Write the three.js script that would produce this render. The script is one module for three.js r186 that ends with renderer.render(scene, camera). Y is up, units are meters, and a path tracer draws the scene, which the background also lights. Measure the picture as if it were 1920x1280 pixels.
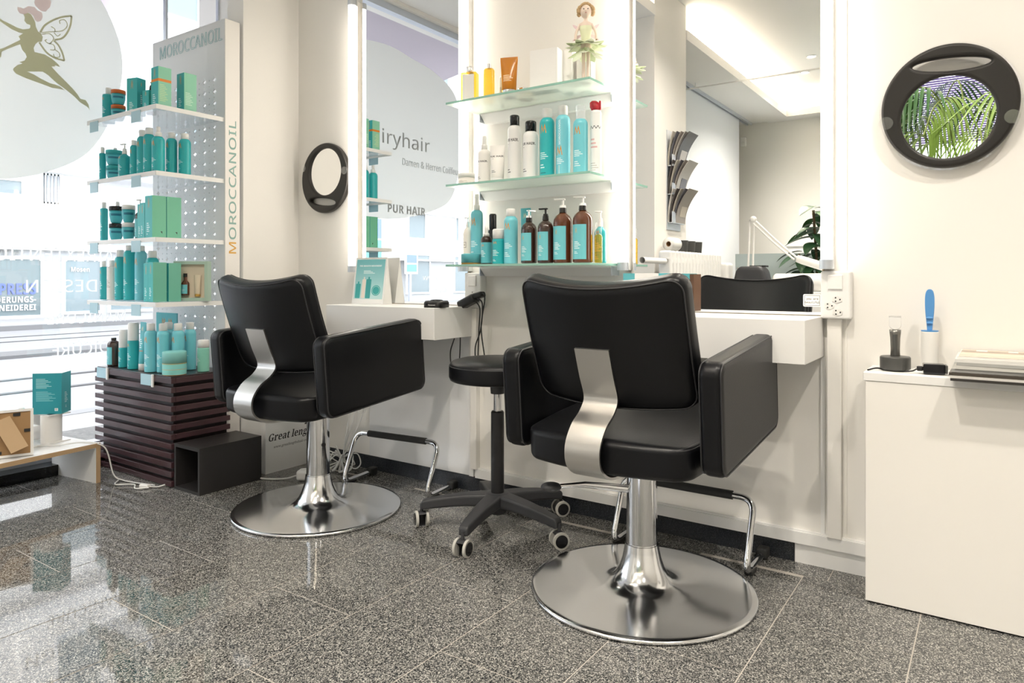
import * as THREE from 'three';
import { RoundedBoxGeometry } from 'three/addons/geometries/RoundedBoxGeometry.js';
import { TextGeometry } from 'three/addons/geometries/TextGeometry.js';
import { FontLoader } from 'three/addons/loaders/FontLoader.js';
import { mergeGeometries, mergeVertices, toCreasedNormals } from 'three/addons/utils/BufferGeometryUtils.js';
import { RectAreaLightUniformsLib } from 'three/addons/lights/RectAreaLightUniformsLib.js';

// ---------------------------------------------------------------- camera, sky, lights, exposure
RectAreaLightUniformsLib.init();
const scene = new THREE.Scene();
const camera = new THREE.PerspectiveCamera(51.8, 1.5, 0.05, 200);
camera.position.set(0, 0.88, 0);
camera.rotation.set(0, Math.atan(905 / 1318), 0);
camera.setViewOffset(1920, 1280, 0, 120, 1920, 1280);      // lens shift: verticals stay vertical
const SKY = 3.4;
scene.background = new THREE.Color().setRGB(0.93 * SKY, 0.97 * SKY, 1.02 * SKY);   // bright overcast sky
const renderer = new THREE.WebGLRenderer({ antialias: true });
renderer.toneMapping = THREE.LinearToneMapping;
renderer.toneMappingExposure = 1.45;
renderer.shadowMap.enabled = true;
const TUBE = 6, COVE = 10, SPOT = 14;
const WARM = new THREE.Color().setRGB(1, 0.92, 0.81), WARM2 = new THREE.Color().setRGB(1, 0.86, 0.68);

// ---------------------------------------------------------------- helpers
let seed = 7;
const rnd = () => ((seed = (seed * 1664525 + 1013904223) >>> 0) / 4294967296);
const names = new Map();
function numbered(n) { const k = names.get(n) || 0; names.set(n, k + 1); return k ? n + '_' + String(k).padStart(3, '0') : n; }
function mesh(name, geo, mat, parent) {
  const m = new THREE.Mesh(geo, mat); m.name = parent ? name : numbered(name);
  m.castShadow = m.receiveShadow = true; (parent || scene).add(m); return m;
}
function tag(o, label, category, group) { o.userData = { label, category }; if (group) o.userData.group = group; return o; }
function thing(name, label, category, p = [0, 0, 0], turn = 0, group) {
  const o = new THREE.Group(); o.name = numbered(name); o.position.set(...p); o.rotation.y = turn; scene.add(o);
  return tag(o, label, category, group);
}
function struct(name, geo, mat) { const m = mesh(name, geo, mat); m.userData = { kind: 'structure' }; return m; }
function dup(root, p, turn, label, group) {
  const r = root.clone(); r.name = numbered(root.name.replace(/_\d{3}$/, '')); r.position.set(...p); r.rotation.y = turn; scene.add(r);
  r.userData = { ...root.userData }; if (label) r.userData.label = label; if (group) r.userData.group = group; return r;
}
const T = (g, x = 0, y = 0, z = 0) => g.translate(x, y, z);
const box = (x0, x1, y0, y1, z0, z1) => T(new THREE.BoxGeometry(x1 - x0, y1 - y0, z1 - z0), (x0 + x1) / 2, (y0 + y1) / 2, (z0 + z1) / 2);
const rbox = (x0, x1, y0, y1, z0, z1, r = 0.004, s = 2) => T(new RoundedBoxGeometry(x1 - x0, y1 - y0, z1 - z0, s, Math.min(r, (x1 - x0) / 2.02, (y1 - y0) / 2.02, (z1 - z0) / 2.02)), (x0 + x1) / 2, (y0 + y1) / 2, (z0 + z1) / 2);
const cyl = (r0, r1, h, s = 24) => T(new THREE.CylinderGeometry(r1, r0, h, s), 0, h / 2, 0);   // r0 at the bottom, stands on y = 0
const V = (x, y, z) => new THREE.Vector3(x, y, z);
function tube(pts, r, seg = 48, rad = 8, closed = false, tension = 0.5) {
  return new THREE.TubeGeometry(new THREE.CatmullRomCurve3(pts.map((p) => V(...p)), closed, 'catmullrom', tension), seg, r, rad, closed);
}
// straight runs joined by round bends
function bentTube(pts, r, bend = 0.03, rad = 12) {
  const P = pts.map((p) => V(...p)), path = new THREE.CurvePath(); let last = P[0];
  for (let i = 1; i < P.length - 1; i++) {
    const a = P[i].clone().add(P[i - 1].clone().sub(P[i]).setLength(bend)), b = P[i].clone().add(P[i + 1].clone().sub(P[i]).setLength(bend));
    path.add(new THREE.LineCurve3(last, a)); path.add(new THREE.QuadraticBezierCurve3(a, P[i], b)); last = b;
  }
  path.add(new THREE.LineCurve3(last, P[P.length - 1]));
  return new THREE.TubeGeometry(path, P.length * 22, r, rad, false);
}
function lathe(pts, seg = 32) {
  const g = new THREE.LatheGeometry(pts.map(([r, y]) => new THREE.Vector2(Math.max(r, 1e-5), y)), seg), p = g.attributes.position, uv = g.attributes.uv;
  const y0 = Math.min(...pts.map((q) => q[1])), y1 = Math.max(...pts.map((q) => q[1]));
  for (let i = 0; i < p.count; i++) uv.setY(i, (p.getY(i) - y0) / (y1 - y0));
  return g;
}
// ellipses stacked along y: [y, half width, half depth, dx, dz]
function loft(levels, seg = 28, power = 1) {
  const pos = [], uv = [], idx = [], n = levels.length, y0 = levels[0][0], y1 = levels[n - 1][0];
  levels.forEach(([y, a, b, dx = 0, dz = 0]) => {
    for (let i = 0; i <= seg; i++) {
      const t = (i / seg) * Math.PI * 2, s = Math.sin(t), c = Math.cos(t);
      pos.push(dx + a * Math.sign(s) * Math.abs(s) ** power, y, dz + b * Math.sign(c) * Math.abs(c) ** power); uv.push(i / seg, (y - y0) / (y1 - y0));
    }
  });
  for (let j = 0; j < n - 1; j++) for (let i = 0; i < seg; i++) { const a = j * (seg + 1) + i, b = a + seg + 1; idx.push(a, a + 1, b, a + 1, b + 1, b); }
  for (const j of [0, n - 1]) {
    const [y, , , dx = 0, dz = 0] = levels[j], c = pos.length / 3; pos.push(dx, y, dz); uv.push(0.5, j ? 1 : 0);
    for (let i = 0; i < seg; i++) { const a = j * (seg + 1) + i; if (j) idx.push(a, a + 1, c); else idx.push(a + 1, a, c); }
  }
  const g = new THREE.BufferGeometry(); g.setAttribute('position', new THREE.Float32BufferAttribute(pos, 3)); g.setAttribute('uv', new THREE.Float32BufferAttribute(uv, 2)); g.setIndex(idx);
  g.computeVertexNormals(); return g;
}
// a slab in the xy plane: corner radius R, soft edges r, a fine grid so that it can be bent by fn(v)
function slab(w, h, d, R, r, nx, ny, fn) {
  const list = (L, n) => {
    const k = [0, 0.04, 0.14, 0.3, 0.55, 1].map((t) => t * r), m = [0.25, 0.5, 0.75, 1].map((t) => r + (R - r) * t), e = R > r + 1e-6 ? [...k, ...m] : k, half = [...e];
    const a = [...half.map((t) => -L / 2 + t)], lo = -L / 2 + e[e.length - 1], hi = -lo;
    for (let i = 1; i < n; i++) a.push(lo + ((hi - lo) * i) / n);
    return [...a, ...half.map((t) => L / 2 - t).reverse()];
  };
  const X = list(w, nx), Y = list(h, ny), g0 = new THREE.BoxGeometry(1, 1, 1, X.length - 1, Y.length - 1, 2), p = g0.attributes.position, nn = g0.attributes.normal;
  for (let i = 0; i < p.count; i++) {
    const x = X[Math.round((p.getX(i) + 0.5) * (X.length - 1))], y = Y[Math.round((p.getY(i) + 0.5) * (Y.length - 1))], face = Math.abs(nn.getZ(i)) > 0.5;
    const ix = Math.max(-w / 2 + R, Math.min(w / 2 - R, x)), iy = Math.max(-h / 2 + R, Math.min(h / 2 - R, y)), ox = x - ix, oy = y - iy, L = Math.hypot(ox, oy), s = Math.max(Math.abs(ox), Math.abs(oy)) / R;
    const vx = L > 1e-9 ? ix + (ox / L) * s * R : x, vy = L > 1e-9 ? iy + (oy / L) * s * R : y, e = Math.max(0, R * (1 - s));
    let z = p.getZ(i);
    if (face) { const q = Math.max(0, r - e); z = Math.sign(z) * (d / 2 - r + Math.sqrt(Math.max(0, r * r - q * q))); } else z *= (d - 2 * r);
    const v = V(vx, vy, z); if (fn) fn(v); p.setXYZ(i, v.x, v.y, v.z);
  }
  g0.deleteAttribute('normal'); const uv = g0.attributes.uv; for (let i = 0; i < uv.count; i++) uv.setXY(i, p.getX(i) + p.getZ(i) * 0.3, p.getY(i)); g0.deleteAttribute('uv');
  const g = mergeVertices(g0, 1e-5); g.computeVertexNormals();
  const q = g.attributes.position, u = new Float32Array(q.count * 2); for (let i = 0; i < q.count; i++) { u[2 * i] = q.getX(i) + q.getZ(i); u[2 * i + 1] = q.getY(i) + q.getZ(i) * 0.5; }
  g.setAttribute('uv', new THREE.BufferAttribute(u, 2)); return g;
}
const extr = (shape, depth, bevel = 0, cs = 12, bs = 2) => new THREE.ExtrudeGeometry(shape, bevel ? { depth: depth - 2 * bevel, bevelThickness: bevel, bevelSize: bevel, bevelOffset: -bevel, bevelSegments: bs, curveSegments: cs } : { depth, bevelEnabled: false, curveSegments: cs });
const poly = (pts) => new THREE.Shape(pts.map(([x, y]) => new THREE.Vector2(x, y)));
function ribbonShape(pts, w) {   // a stroke of width w along a smooth curve
  const c = new THREE.CatmullRomCurve3(pts.map(([x, y]) => V(x, y, 0))), n = 56, A = [], B = [];
  for (let i = 0; i <= n; i++) { const p = c.getPoint(i / n), t = c.getTangent(i / n), k = w / 2; A.push([p.x - t.y * k, p.y + t.x * k]); B.push([p.x + t.y * k, p.y - t.x * k]); }
  return poly([...A, ...B.reverse()]);
}
const merge = (...g) => mergeGeometries(g.map((q) => { const k = q.index ? q.toNonIndexed() : q; for (const a of Object.keys(k.attributes)) if (!['position', 'normal', 'uv'].includes(a)) k.deleteAttribute(a); return k; }));

// ---------------------------------------------------------------- materials and computed textures
const std = (color, roughness = 0.6, metalness = 0, more = {}) => new THREE.MeshStandardMaterial({ color, roughness, metalness, ...more });
const lin = (r, g, b) => new THREE.Color().setRGB(r, g, b);
function canvasTex(w, h, draw) {
  const c = document.createElement('canvas'); c.width = w; c.height = h; draw(c.getContext('2d'), w, h);
  const t = new THREE.CanvasTexture(c); t.colorSpace = THREE.SRGBColorSpace; t.magFilter = THREE.LinearFilter; return t;
}
function dataTex(n, fn, srgb) {
  const d = new Uint8Array(n * n * 4); for (let y = 0; y < n; y++) for (let x = 0; x < n; x++) { const c = fn(x, y), i = 4 * (y * n + x); d[i] = c[0]; d[i + 1] = c[1]; d[i + 2] = c[2]; d[i + 3] = 255; }
  const t = new THREE.DataTexture(d, n, n); t.wrapS = t.wrapT = THREE.RepeatWrapping; t.magFilter = THREE.LinearFilter; t.minFilter = THREE.LinearFilter; if (srgb) t.colorSpace = THREE.SRGBColorSpace; t.needsUpdate = true; return t;
}
function grains(n, cell, tones) {   // speckled stone: irregular grains, each of one tone
  const m = n / cell, px = new Float32Array(m * m * 2), tone = new Uint8Array(m * m);
  for (let i = 0; i < m * m; i++) { px[2 * i] = rnd(); px[2 * i + 1] = rnd(); let q = rnd(), k = 0; while (k < tones.length - 1 && q > tones[k][0]) { q -= tones[k][0]; k++; } tone[i] = k; }
  return dataTex(n, (x, y) => {
    const gx = Math.floor(x / cell), gy = Math.floor(y / cell); let best = 9, bt = 0;
    for (let j = -1; j <= 1; j++) for (let i = -1; i <= 1; i++) {
      const ax = (gx + i + m) % m, ay = (gy + j + m) % m, k = ay * m + ax, dx = gx + i + px[2 * k] - x / cell, dy = gy + j + px[2 * k + 1] - y / cell, q = dx * dx + dy * dy; if (q < best) { best = q; bt = tone[k]; }
    }
    const c = tones[bt][1], v = 0.9 + 0.2 * rnd(); return c.map((a) => Math.min(255, a * v));
  }, true);
}
const graniteTex = grains(1024, 4, [[0.3, [46, 48, 50]], [0.32, [96, 96, 94]], [0.27, [136, 134, 130]], [0.11, [180, 178, 172]]]);
const darkGraniteTex = grains(512, 4, [[0.6, [34, 37, 42]], [0.3, [52, 56, 62]], [0.1, [86, 90, 96]]]);
const leatherTex = grains(512, 8, [[0.4, [90, 90, 90]], [0.3, [130, 130, 130]], [0.3, [170, 170, 170]]]);
const woodTex = canvasTex(512, 128, (c, w, h) => { c.fillStyle = '#4a3438'; c.fillRect(0, 0, w, h); for (let i = 0; i < 220; i++) { c.fillStyle = `rgba(${20 + rnd() * 70},${12 + rnd() * 45},${14 + rnd() * 45},0.22)`; c.fillRect(rnd() * w - 100, rnd() * h, 120 + rnd() * 400, 0.6 + rnd() * 1.8); } });
woodTex.wrapS = woodTex.wrapT = THREE.RepeatWrapping;
const rep = (t, x, y) => { const q = t.clone(); q.repeat.set(x, y); q.needsUpdate = true; return q; };
const M = {
  wall: std(lin(0.84, 0.82, 0.78), 0.7), white: std(lin(0.84, 0.835, 0.82), 0.45), gloss: std(lin(0.82, 0.825, 0.83), 0.18), ceiling: std(lin(0.85, 0.84, 0.82), 0.85),
  grout: std(lin(0.42, 0.39, 0.35), 0.8), mirror: std(lin(0.93, 0.94, 0.94), 0.0, 1), chrome: std(lin(0.72, 0.73, 0.75), 0.07, 1), polished: std(lin(0.88, 0.89, 0.91), 0.15, 1),
  steel: std(lin(0.6, 0.59, 0.57), 0.33, 1),
  leather: new THREE.MeshPhysicalMaterial({ color: lin(0.0045, 0.0048, 0.006), roughness: 0.34, bumpMap: rep(leatherTex, 7, 7), bumpScale: 0.00015, specularIntensity: 0.52 }),
  piping: std(lin(0.02, 0.02, 0.022), 0.45), black: std(lin(0.012, 0.012, 0.013), 0.4), blackGloss: std(lin(0.01, 0.01, 0.012), 0.12), plastic: std(lin(0.035, 0.036, 0.04), 0.5), rubber: std(lin(0.02, 0.02, 0.02), 0.7),
  greyWheel: std(lin(0.5, 0.49, 0.45), 0.55), wood: std(0xffffff, 0.26, 0, { map: rep(woodTex, 1.6, 6) }), darkBox: std(lin(0.022, 0.02, 0.02), 0.42), mdf: std(lin(0.5, 0.34, 0.19), 0.75), brownBoard: std(lin(0.36, 0.21, 0.09), 0.7),
  glassPane: new THREE.MeshPhysicalMaterial({ color: 0xffffff, transmission: 1, roughness: 0, thickness: 0, ior: 1.5 }),
  shelfGlass: new THREE.MeshPhysicalMaterial({ color: lin(0.88, 0.95, 0.91), transmission: 0.6, roughness: 0.45, thickness: 0, ior: 1.5 }), glassEdge: new THREE.MeshPhysicalMaterial({ color: lin(0.4, 0.68, 0.58), transmission: 0.3, roughness: 0.15, thickness: 0 }),
  acrylic: new THREE.MeshPhysicalMaterial({ color: lin(0.97, 0.985, 1), transmission: 0.75, roughness: 0.08, thickness: 0, ior: 1.49 }),
  clear: new THREE.MeshPhysicalMaterial({ color: 0xffffff, transmission: 0.95, roughness: 0.03, thickness: 0, ior: 1.45 }),
  frosted: new THREE.MeshPhysicalMaterial({ color: lin(0.93, 0.94, 0.925), transmission: 0.66, roughness: 0.95, thickness: 0 }),
  olive: std(lin(0.3, 0.29, 0.2), 0.9), oliveFilm: new THREE.MeshPhysicalMaterial({ color: lin(0.78, 0.77, 0.6), transmission: 0.55, roughness: 0.95, thickness: 0 }), pinkFilm: new THREE.MeshPhysicalMaterial({ color: lin(0.95, 0.86, 0.85), transmission: 0.58, roughness: 0.95, thickness: 0 }),
  greyFilm: new THREE.MeshPhysicalMaterial({ color: lin(0.6, 0.62, 0.62), transmission: 0.4, roughness: 0.95, thickness: 0 }), whiteFilm: new THREE.MeshPhysicalMaterial({ color: lin(0.97, 0.97, 0.97), transmission: 0.75, roughness: 0.95, thickness: 0 }),
  displayWhite: new THREE.MeshPhysicalMaterial({ color: lin(0.95, 0.955, 0.96), transmission: 0.5, roughness: 0.9, thickness: 0 }),
  alu: std(lin(0.62, 0.66, 0.72), 0.35, 0.6), capWhite: std(lin(0.86, 0.85, 0.83), 0.3), capBlack: std(lin(0.012, 0.012, 0.012), 0.18),
  amber: new THREE.MeshPhysicalMaterial({ color: lin(0.16, 0.05, 0.018), transmission: 0.35, roughness: 0.06, thickness: 0, ior: 1.5, clearcoat: 0.6, clearcoatRoughness: 0.05 }),
  darkAmber: new THREE.MeshPhysicalMaterial({ color: lin(0.04, 0.018, 0.012), roughness: 0.08, clearcoat: 0.6, clearcoatRoughness: 0.05 }),
  yellowGlass: new THREE.MeshPhysicalMaterial({ color: lin(0.96, 0.76, 0.2), transmission: 0.85, roughness: 0.05, thickness: 0, ior: 1.5 }),
  orange: std(lin(0.6, 0.26, 0.02), 0.25), orangeLid: std(lin(0.62, 0.14, 0.02), 0.35), gold: std(lin(0.62, 0.36, 0.08), 0.35, 0.4), red: new THREE.MeshPhysicalMaterial({ color: lin(0.6, 0.03, 0.05), transmission: 0.3, roughness: 0.15, thickness: 0 }),
  teal: std(lin(0.025, 0.4, 0.41), 0.32), tealLight: std(lin(0.12, 0.47, 0.53), 0.32), green: std(lin(0.14, 0.45, 0.33), 0.4), mint: std(lin(0.22, 0.55, 0.5), 0.4), tagBlue: std(lin(0.42, 0.62, 0.7), 0.4),
  blue: std(lin(0.09, 0.29, 0.62), 0.35), paper: std(lin(0.8, 0.79, 0.76), 0.6), greyPlastic: std(lin(0.07, 0.07, 0.066), 0.38), cable: std(lin(0.75, 0.75, 0.73), 0.5), leafA: std(lin(0.045, 0.13, 0.035), 0.35), leafB: std(lin(0.2, 0.32, 0.06), 0.45), leafC: std(lin(0.03, 0.08, 0.035), 0.3),
};
const sans = 'sans-serif';
function bars(c, x, y, w, n, lh, col = 'rgba(255,255,255,0.85)') { c.fillStyle = col; for (let i = 0; i < n; i++) c.fillRect(x, y + i * lh, w * (0.55 + 0.45 * ((i * 37 % 11) / 11)), lh * 0.42); }
function emM(c, x, y, s, col = '#d98a2b') { c.strokeStyle = col; c.lineWidth = s * 0.13; c.lineJoin = 'miter'; c.beginPath(); c.moveTo(x, y + s); c.lineTo(x + s * 0.22, y); c.lineTo(x + s * 0.5, y + s * 0.8); c.lineTo(x + s * 0.78, y); c.lineTo(x + s, y + s); c.stroke(); }
const wrap = (bg, draw, rough = 0.3) => std(0xffffff, rough, 0, { map: canvasTex(512, 512, (c, w, h) => { c.fillStyle = bg; c.fillRect(0, 0, w, h); if (draw) draw(c, w, h); }) });
const L = {   // printed wrappers; the front of a round pack is at the middle of the sheet
  can: wrap('#2cb0b4', (c) => { emM(c, 222, 70, 66); bars(c, 214, 300, 110, 4, 16); bars(c, 214, 400, 80, 2, 22); bars(c, 214, 470, 130, 1, 12, '#0b4a55'); }),
  canLight: wrap('#72c6d2', (c) => { emM(c, 222, 80, 66); bars(c, 214, 290, 120, 4, 16); bars(c, 214, 390, 90, 3, 18); }),
  canName: wrap('#78c9d6', (c) => { c.save(); c.translate(268, 250); c.rotate(-Math.PI / 2); c.fillStyle = '#fff'; c.font = '30px ' + sans; c.fillText('MOROCCANOIL', 0, 0); c.restore(); emM(c, 222, 270, 66); bars(c, 214, 360, 110, 4, 14); c.fillStyle = '#bcd6d6'; c.fillRect(246, 420, 12, 80); }),
  pur: wrap('#e9e8e6', (c) => { c.fillStyle = '#111'; c.font = 'bold 38px ' + sans; c.fillText('PUR HAIR.', 170, 150); bars(c, 200, 172, 40, 1, 8, '#444'); bars(c, 190, 400, 90, 2, 22, '#777'); }),
  purTube: wrap('#efece8', (c) => { c.fillStyle = '#151515'; c.font = 'bold 40px ' + sans; c.fillText('PUR HAIR.', 160, 190); bars(c, 200, 212, 40, 1, 8, '#444'); bars(c, 190, 400, 90, 2, 22, '#888'); }),
  jar: wrap('#49b4be', (c) => { bars(c, 130, 120, 110, 3, 30); c.fillStyle = '#1d6f86'; c.fillRect(280, 120, 130, 90); }),
  bottle: wrap('#27abb0', (c) => { emM(c, 226, 60, 50); bars(c, 210, 230, 110, 5, 26); bars(c, 210, 420, 80, 2, 24); }),
  boxFront: wrap('#36b4b4', (c) => { emM(c, 200, 40, 110, '#c59a5a'); bars(c, 120, 330, 240, 5, 24); bars(c, 120, 460, 120, 1, 24); }, 0.4),
  boxBand: wrap('#36b4b4', (c) => { emM(c, 200, 30, 100, '#c59a5a'); c.fillStyle = '#e8862a'; c.fillRect(0, 150, 512, 34); bars(c, 120, 340, 240, 5, 24); }, 0.4),
  boxSide: wrap('#8fd0b2', (c) => { bars(c, 60, 260, 330, 8, 22, 'rgba(240,250,235,0.7)'); }, 0.4), boxSideBand: wrap('#8fd0b2', (c) => { c.fillStyle = '#e8862a'; c.fillRect(0, 150, 512, 34); bars(c, 60, 220, 330, 10, 22, 'rgba(225,235,170,0.7)'); }, 0.4),
  boxPlain: wrap('#6fbf9d', (c) => { c.fillStyle = '#10100c'; c.beginPath(); c.moveTo(300, 430); c.lineTo(370, 430); c.lineTo(370, 460); c.fill(); }, 0.4),
  boxBack: wrap('#1c8f9a', (c) => { bars(c, 60, 70, 300, 7, 18, 'rgba(210,240,240,0.75)'); bars(c, 60, 230, 380, 8, 16, 'rgba(200,235,235,0.6)'); c.fillStyle = '#fff'; c.fillRect(390, 440, 60, 34); c.fillStyle = '#222'; for (let i = 0; i < 9; i++) c.fillRect(396 + i * 5, 444, 2, 22); }, 0.45),
  boxBackSide: wrap('#4fb7c0', (c) => { bars(c, 170, 250, 180, 7, 20, 'rgba(255,255,255,0.85)'); bars(c, 210, 420, 90, 2, 18); }, 0.45),
  amberLabel: wrap('#70c4cc', (c) => { emM(c, 150, 60, 70, '#c9a35a'); bars(c, 110, 250, 260, 5, 24); bars(c, 110, 400, 200, 2, 20); }, 0.4),
  roundJar: wrap('#86cfc9', (c) => { c.fillStyle = '#e59a3a'; c.fillRect(0, 246, 512, 14); c.fillRect(0, 488, 512, 24); }, 0.4),
  whiteLabel: wrap('#ece9e4', (c) => { bars(c, 180, 200, 150, 6, 22, '#b9b2a8'); }), clearText: wrap('#efe9e0', (c) => { c.strokeStyle = '#6a5a50'; c.lineWidth = 5; c.strokeRect(216, 210, 60, 70); c.fillStyle = '#6a5a50'; c.fillRect(240, 238, 12, 16); }),
  waxJar: wrap('#eeeae3', (c) => { bars(c, 120, 190, 270, 7, 30, '#a49c90'); }),
  tubeTeal: wrap('#57b6bf', (c) => { emM(c, 226, 60, 50, '#e9d9b0'); bars(c, 216, 210, 90, 5, 24); c.fillStyle = '#d77b3b'; c.fillRect(190, 350, 130, 10); }), tubeOrange: wrap('#c47a12', (c) => { bars(c, 200, 290, 130, 5, 22, 'rgba(255,240,215,0.85)'); }, 0.25),
  redCan: wrap('#eef0ee', (c) => { c.strokeStyle = '#55585c'; c.lineWidth = 7; c.beginPath(); for (let i = 0; i < 60; i++) c.lineTo(i * 9, 140 + 10 * Math.sin(i)); c.stroke(); bars(c, 200, 230, 130, 3, 30, '#e2b7b4'); bars(c, 200, 420, 150, 4, 18, '#c9c9c4'); }),
};
const font = await new FontLoader().loadAsync('fonts/droid/droid_sans_regular.typeface.json');
const fontBold = await new FontLoader().loadAsync('fonts/droid/droid_sans_bold.typeface.json');
// flat lettering fitted into a given length and capital height, starting at the origin along +x
function lettering(text, length, height, depth = 0.001, f = font, cs = 4) {
  const g = new TextGeometry(text, { font: f, size: 1, depth: 1, curveSegments: cs, bevelEnabled: false }); g.computeBoundingBox(); const b = g.boundingBox;
  g.translate(-b.min.x, 0, 0); g.scale(length / (b.max.x - b.min.x), height, depth); return g;
}
// ---------------------------------------------------------------- the setting
const floor = struct('floor', box(-3.62, 2.7, -0.12, -0.0012, -2.4, 4.7), M.grout);
{ // granite slabs in running bond, 0.3065 x 0.608 m, and a cut border row along the mirror wall
  const W = 0.3065, H = 0.608, gap = 0.0032, maps = [0, 1, 2, 3, 4].map((k) => { const t = graniteTex.clone(); t.offset.set(0.13 * k, 0.29 * k); t.rotation = k * 1.57; t.needsUpdate = true; return std(lin(1 - 0.03 * (k % 3), 1 - 0.03 * (k % 3), 1 - 0.035 * (k % 3)), 0.04, 0, { map: t }); });
  const cache = new Map();
  const slabGeo = (w, d) => {
    const key = w.toFixed(3) + '/' + d.toFixed(3); if (cache.has(key)) return cache.get(key);
    const g = new RoundedBoxGeometry(w, 0.01, d, 1, 0.0006), p = g.attributes.position, uv = g.attributes.uv; for (let i = 0; i < p.count; i++) uv.setXY(i, p.getX(i) / 0.6, p.getZ(i) / 0.6);
    cache.set(key, g); return g;
  };
  let n = 0;
  const put = (x0, x1, z0, z1) => { x0 = Math.max(x0, -3.44); x1 = Math.min(x1, 2.6); z0 = Math.max(z0, -2.3); z1 = Math.min(z1, 4.6); if (x1 - x0 < 0.02 || z1 - z0 < 0.02) return; const t = mesh('floor_tile', slabGeo(x1 - x0 - gap, z1 - z0 - gap), maps[(n++ * 7) % 5], floor); t.position.set((x0 + x1) / 2, -0.005, (z0 + z1) / 2); };
  for (let i = -3; i < 17; i++) {
    const x0 = -2.611 + i * W, off = -1.575 + (Math.abs(i) % 2) * H / 2;
    for (let j = -2; j < 11; j++) { const z0 = off + j * H, z1 = z0 + H; if (z1 < -2.19) continue; put(x0, x0 + W, Math.max(z0, -2.2), z1); }
  }
  for (let k = 0; k < 10; k++) put(-3.44 + k * H, -3.44 + (k + 1) * H, -2.3, -2.2);
}
const wallMirror = struct('wall_front', box(-3.75, 2.75, -0.12, 3.25, -2.46, -2.3), M.wall);
struct('wall_right', box(2.6, 2.76, -0.12, 3.25, -2.3, 4.76), M.wall);
struct('wall_back', merge(box(-3.75, -1.3, -0.12, 3.25, 4.6, 4.76), box(0.7, 2.6, -0.12, 3.25, 4.6, 4.76), box(-1.3, 0.7, -0.12, 1.0, 4.6, 4.76), box(-1.3, 0.7, 2.55, 3.25, 4.6, 4.76)), M.wall);
struct('wall_left', merge(box(-3.75, -3.53, -0.12, 3.25, 0.35, 4.6), box(-3.75, -3.5, 2.82, 3.25, -2.3, 0.35)), M.wall);
struct('pillar_return', box(-3.0, -2.877, 0, 3.1, -2.3, -1.985), M.wall);
struct('pillar_side', box(-3.53, -2.09, 0, 3.1, 0.35, 1.0), M.wall);
struct('ceiling', merge(box(-2.35, 2.76, 3.1, 3.25, -2.46, 4.76), box(-3.75, -2.35, 2.85, 3.25, -2.46, 4.76), box(-2.36, -2.1, 2.832, 2.855, 1.0, 4.61), box(-2.1, -2.08, 2.83, 2.91, 1.0, 4.36), box(-2.36, -2.1, 2.832, 2.855, -2.31, 0.35), box(-2.1, -2.08, 2.83, 2.91, -2.31, 0.35), box(-2.1, 2.61, 2.832, 2.855, 4.36, 4.61), box(-2.08, 2.61, 2.83, 2.91, 4.34, 4.36)), M.ceiling);
struct('baseboard_front', merge(box(-2.877, -0.512, 0, 0.062, -2.301, -2.294)), std(0xffffff, 0.2, 0, { map: rep(darkGraniteTex, 10, 1) }));
struct('baseboard_right', merge(box(-0.51, 2.6, 0, 0.062, -2.301, -2.292)), M.white);
struct('trim_1', merge(box(-1.75, -0.29, 0.062, 0.098, -2.301, -2.282), box(-1.75, -0.29, 0.098, 0.102, -2.301, -2.287)), M.white);
struct('trim_2', merge(box(-1.787, -1.765, 0.062, 0.75, -2.301, -2.29), box(-1.748, -1.742, 0.1, 0.9, -2.301, -2.292), box(-0.436, -0.424, 0.1, 0.64, -2.301, -2.293)), M.white);
struct('trim_3', merge(rbox(-1.768, -1.738, 0.098, 0.755, -2.301, -2.272, 0.003), rbox(-0.416, -0.376, 0.098, 0.757, -2.301, -2.276, 0.003), box(-0.369, -0.364, 0.1, 2.9, -2.301, -2.297)), M.wall);
struct('wall_panel_glossy', rbox(-2.37, -1.79, 0.063, 0.64, -2.301, -2.293, 0.002), M.gloss);
// mirrors over the two consoles
function wallMirrorPanel(x0, x1, label) { const t = thing('wall_mirror', label, 'mirror', [(x0 + x1) / 2, 0.763, -2.29]); mesh('backing', box((x0 - x1) / 2 - 0.003, (x1 - x0) / 2 + 0.003, 0, 2.05, -0.008, 0.001), std(lin(0.42, 0.34, 0.22), 0.5), t); mesh('mirror_glass', box((x0 - x1) / 2, (x1 - x0) / 2, 0.003, 2.047, 0.0012, 0.006), M.mirror, t); }
wallMirrorPanel(-2.405, -1.79, 'tall wall mirror above the console with the poster stand, showing the shop window');
wallMirrorPanel(-1.05, -0.43, 'tall wall mirror behind the front styling chair, showing the magazine rack and desk lamp');
// upright tube lamps beside the mirrors
function tubeLamp(x, label) {
  const t = thing('tube_lamp', label, 'wall lamp', [x, 0.905, -2.3]);
  mesh('back_plate', rbox(-0.014, 0.014, 0.0, 1.25, 0.0, 0.028, 0.003), M.white, t);
  for (const y of [0, 1.225]) mesh('end_cap', T(cyl(0.02, 0.02, 0.028), 0, y, 0.048), M.alu, t);
  mesh('lamp_tube', T(cyl(0.0165, 0.0165, 1.197, 20), 0, 0.028, 0.048), std(lin(0.9, 0.9, 0.88), 0.4, 0, { emissive: WARM, emissiveIntensity: TUBE }), t);
  const a = new THREE.RectAreaLight(WARM, TUBE, 0.033, 1.19); a.position.set(0, 0.63, 0.068); a.rotation.y = Math.PI; t.add(a);
}
tubeLamp(-2.44, 'upright glowing tube lamp between the wall corner and the poster-side mirror');
tubeLamp(-1.79, 'upright glowing tube lamp between the poster-side mirror and the product shelves');
tubeLamp(-1.075, 'upright glowing tube lamp between the product shelves and the front mirror');
tubeLamp(-0.412, 'upright glowing tube lamp above the wall socket by the sticker');
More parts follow.
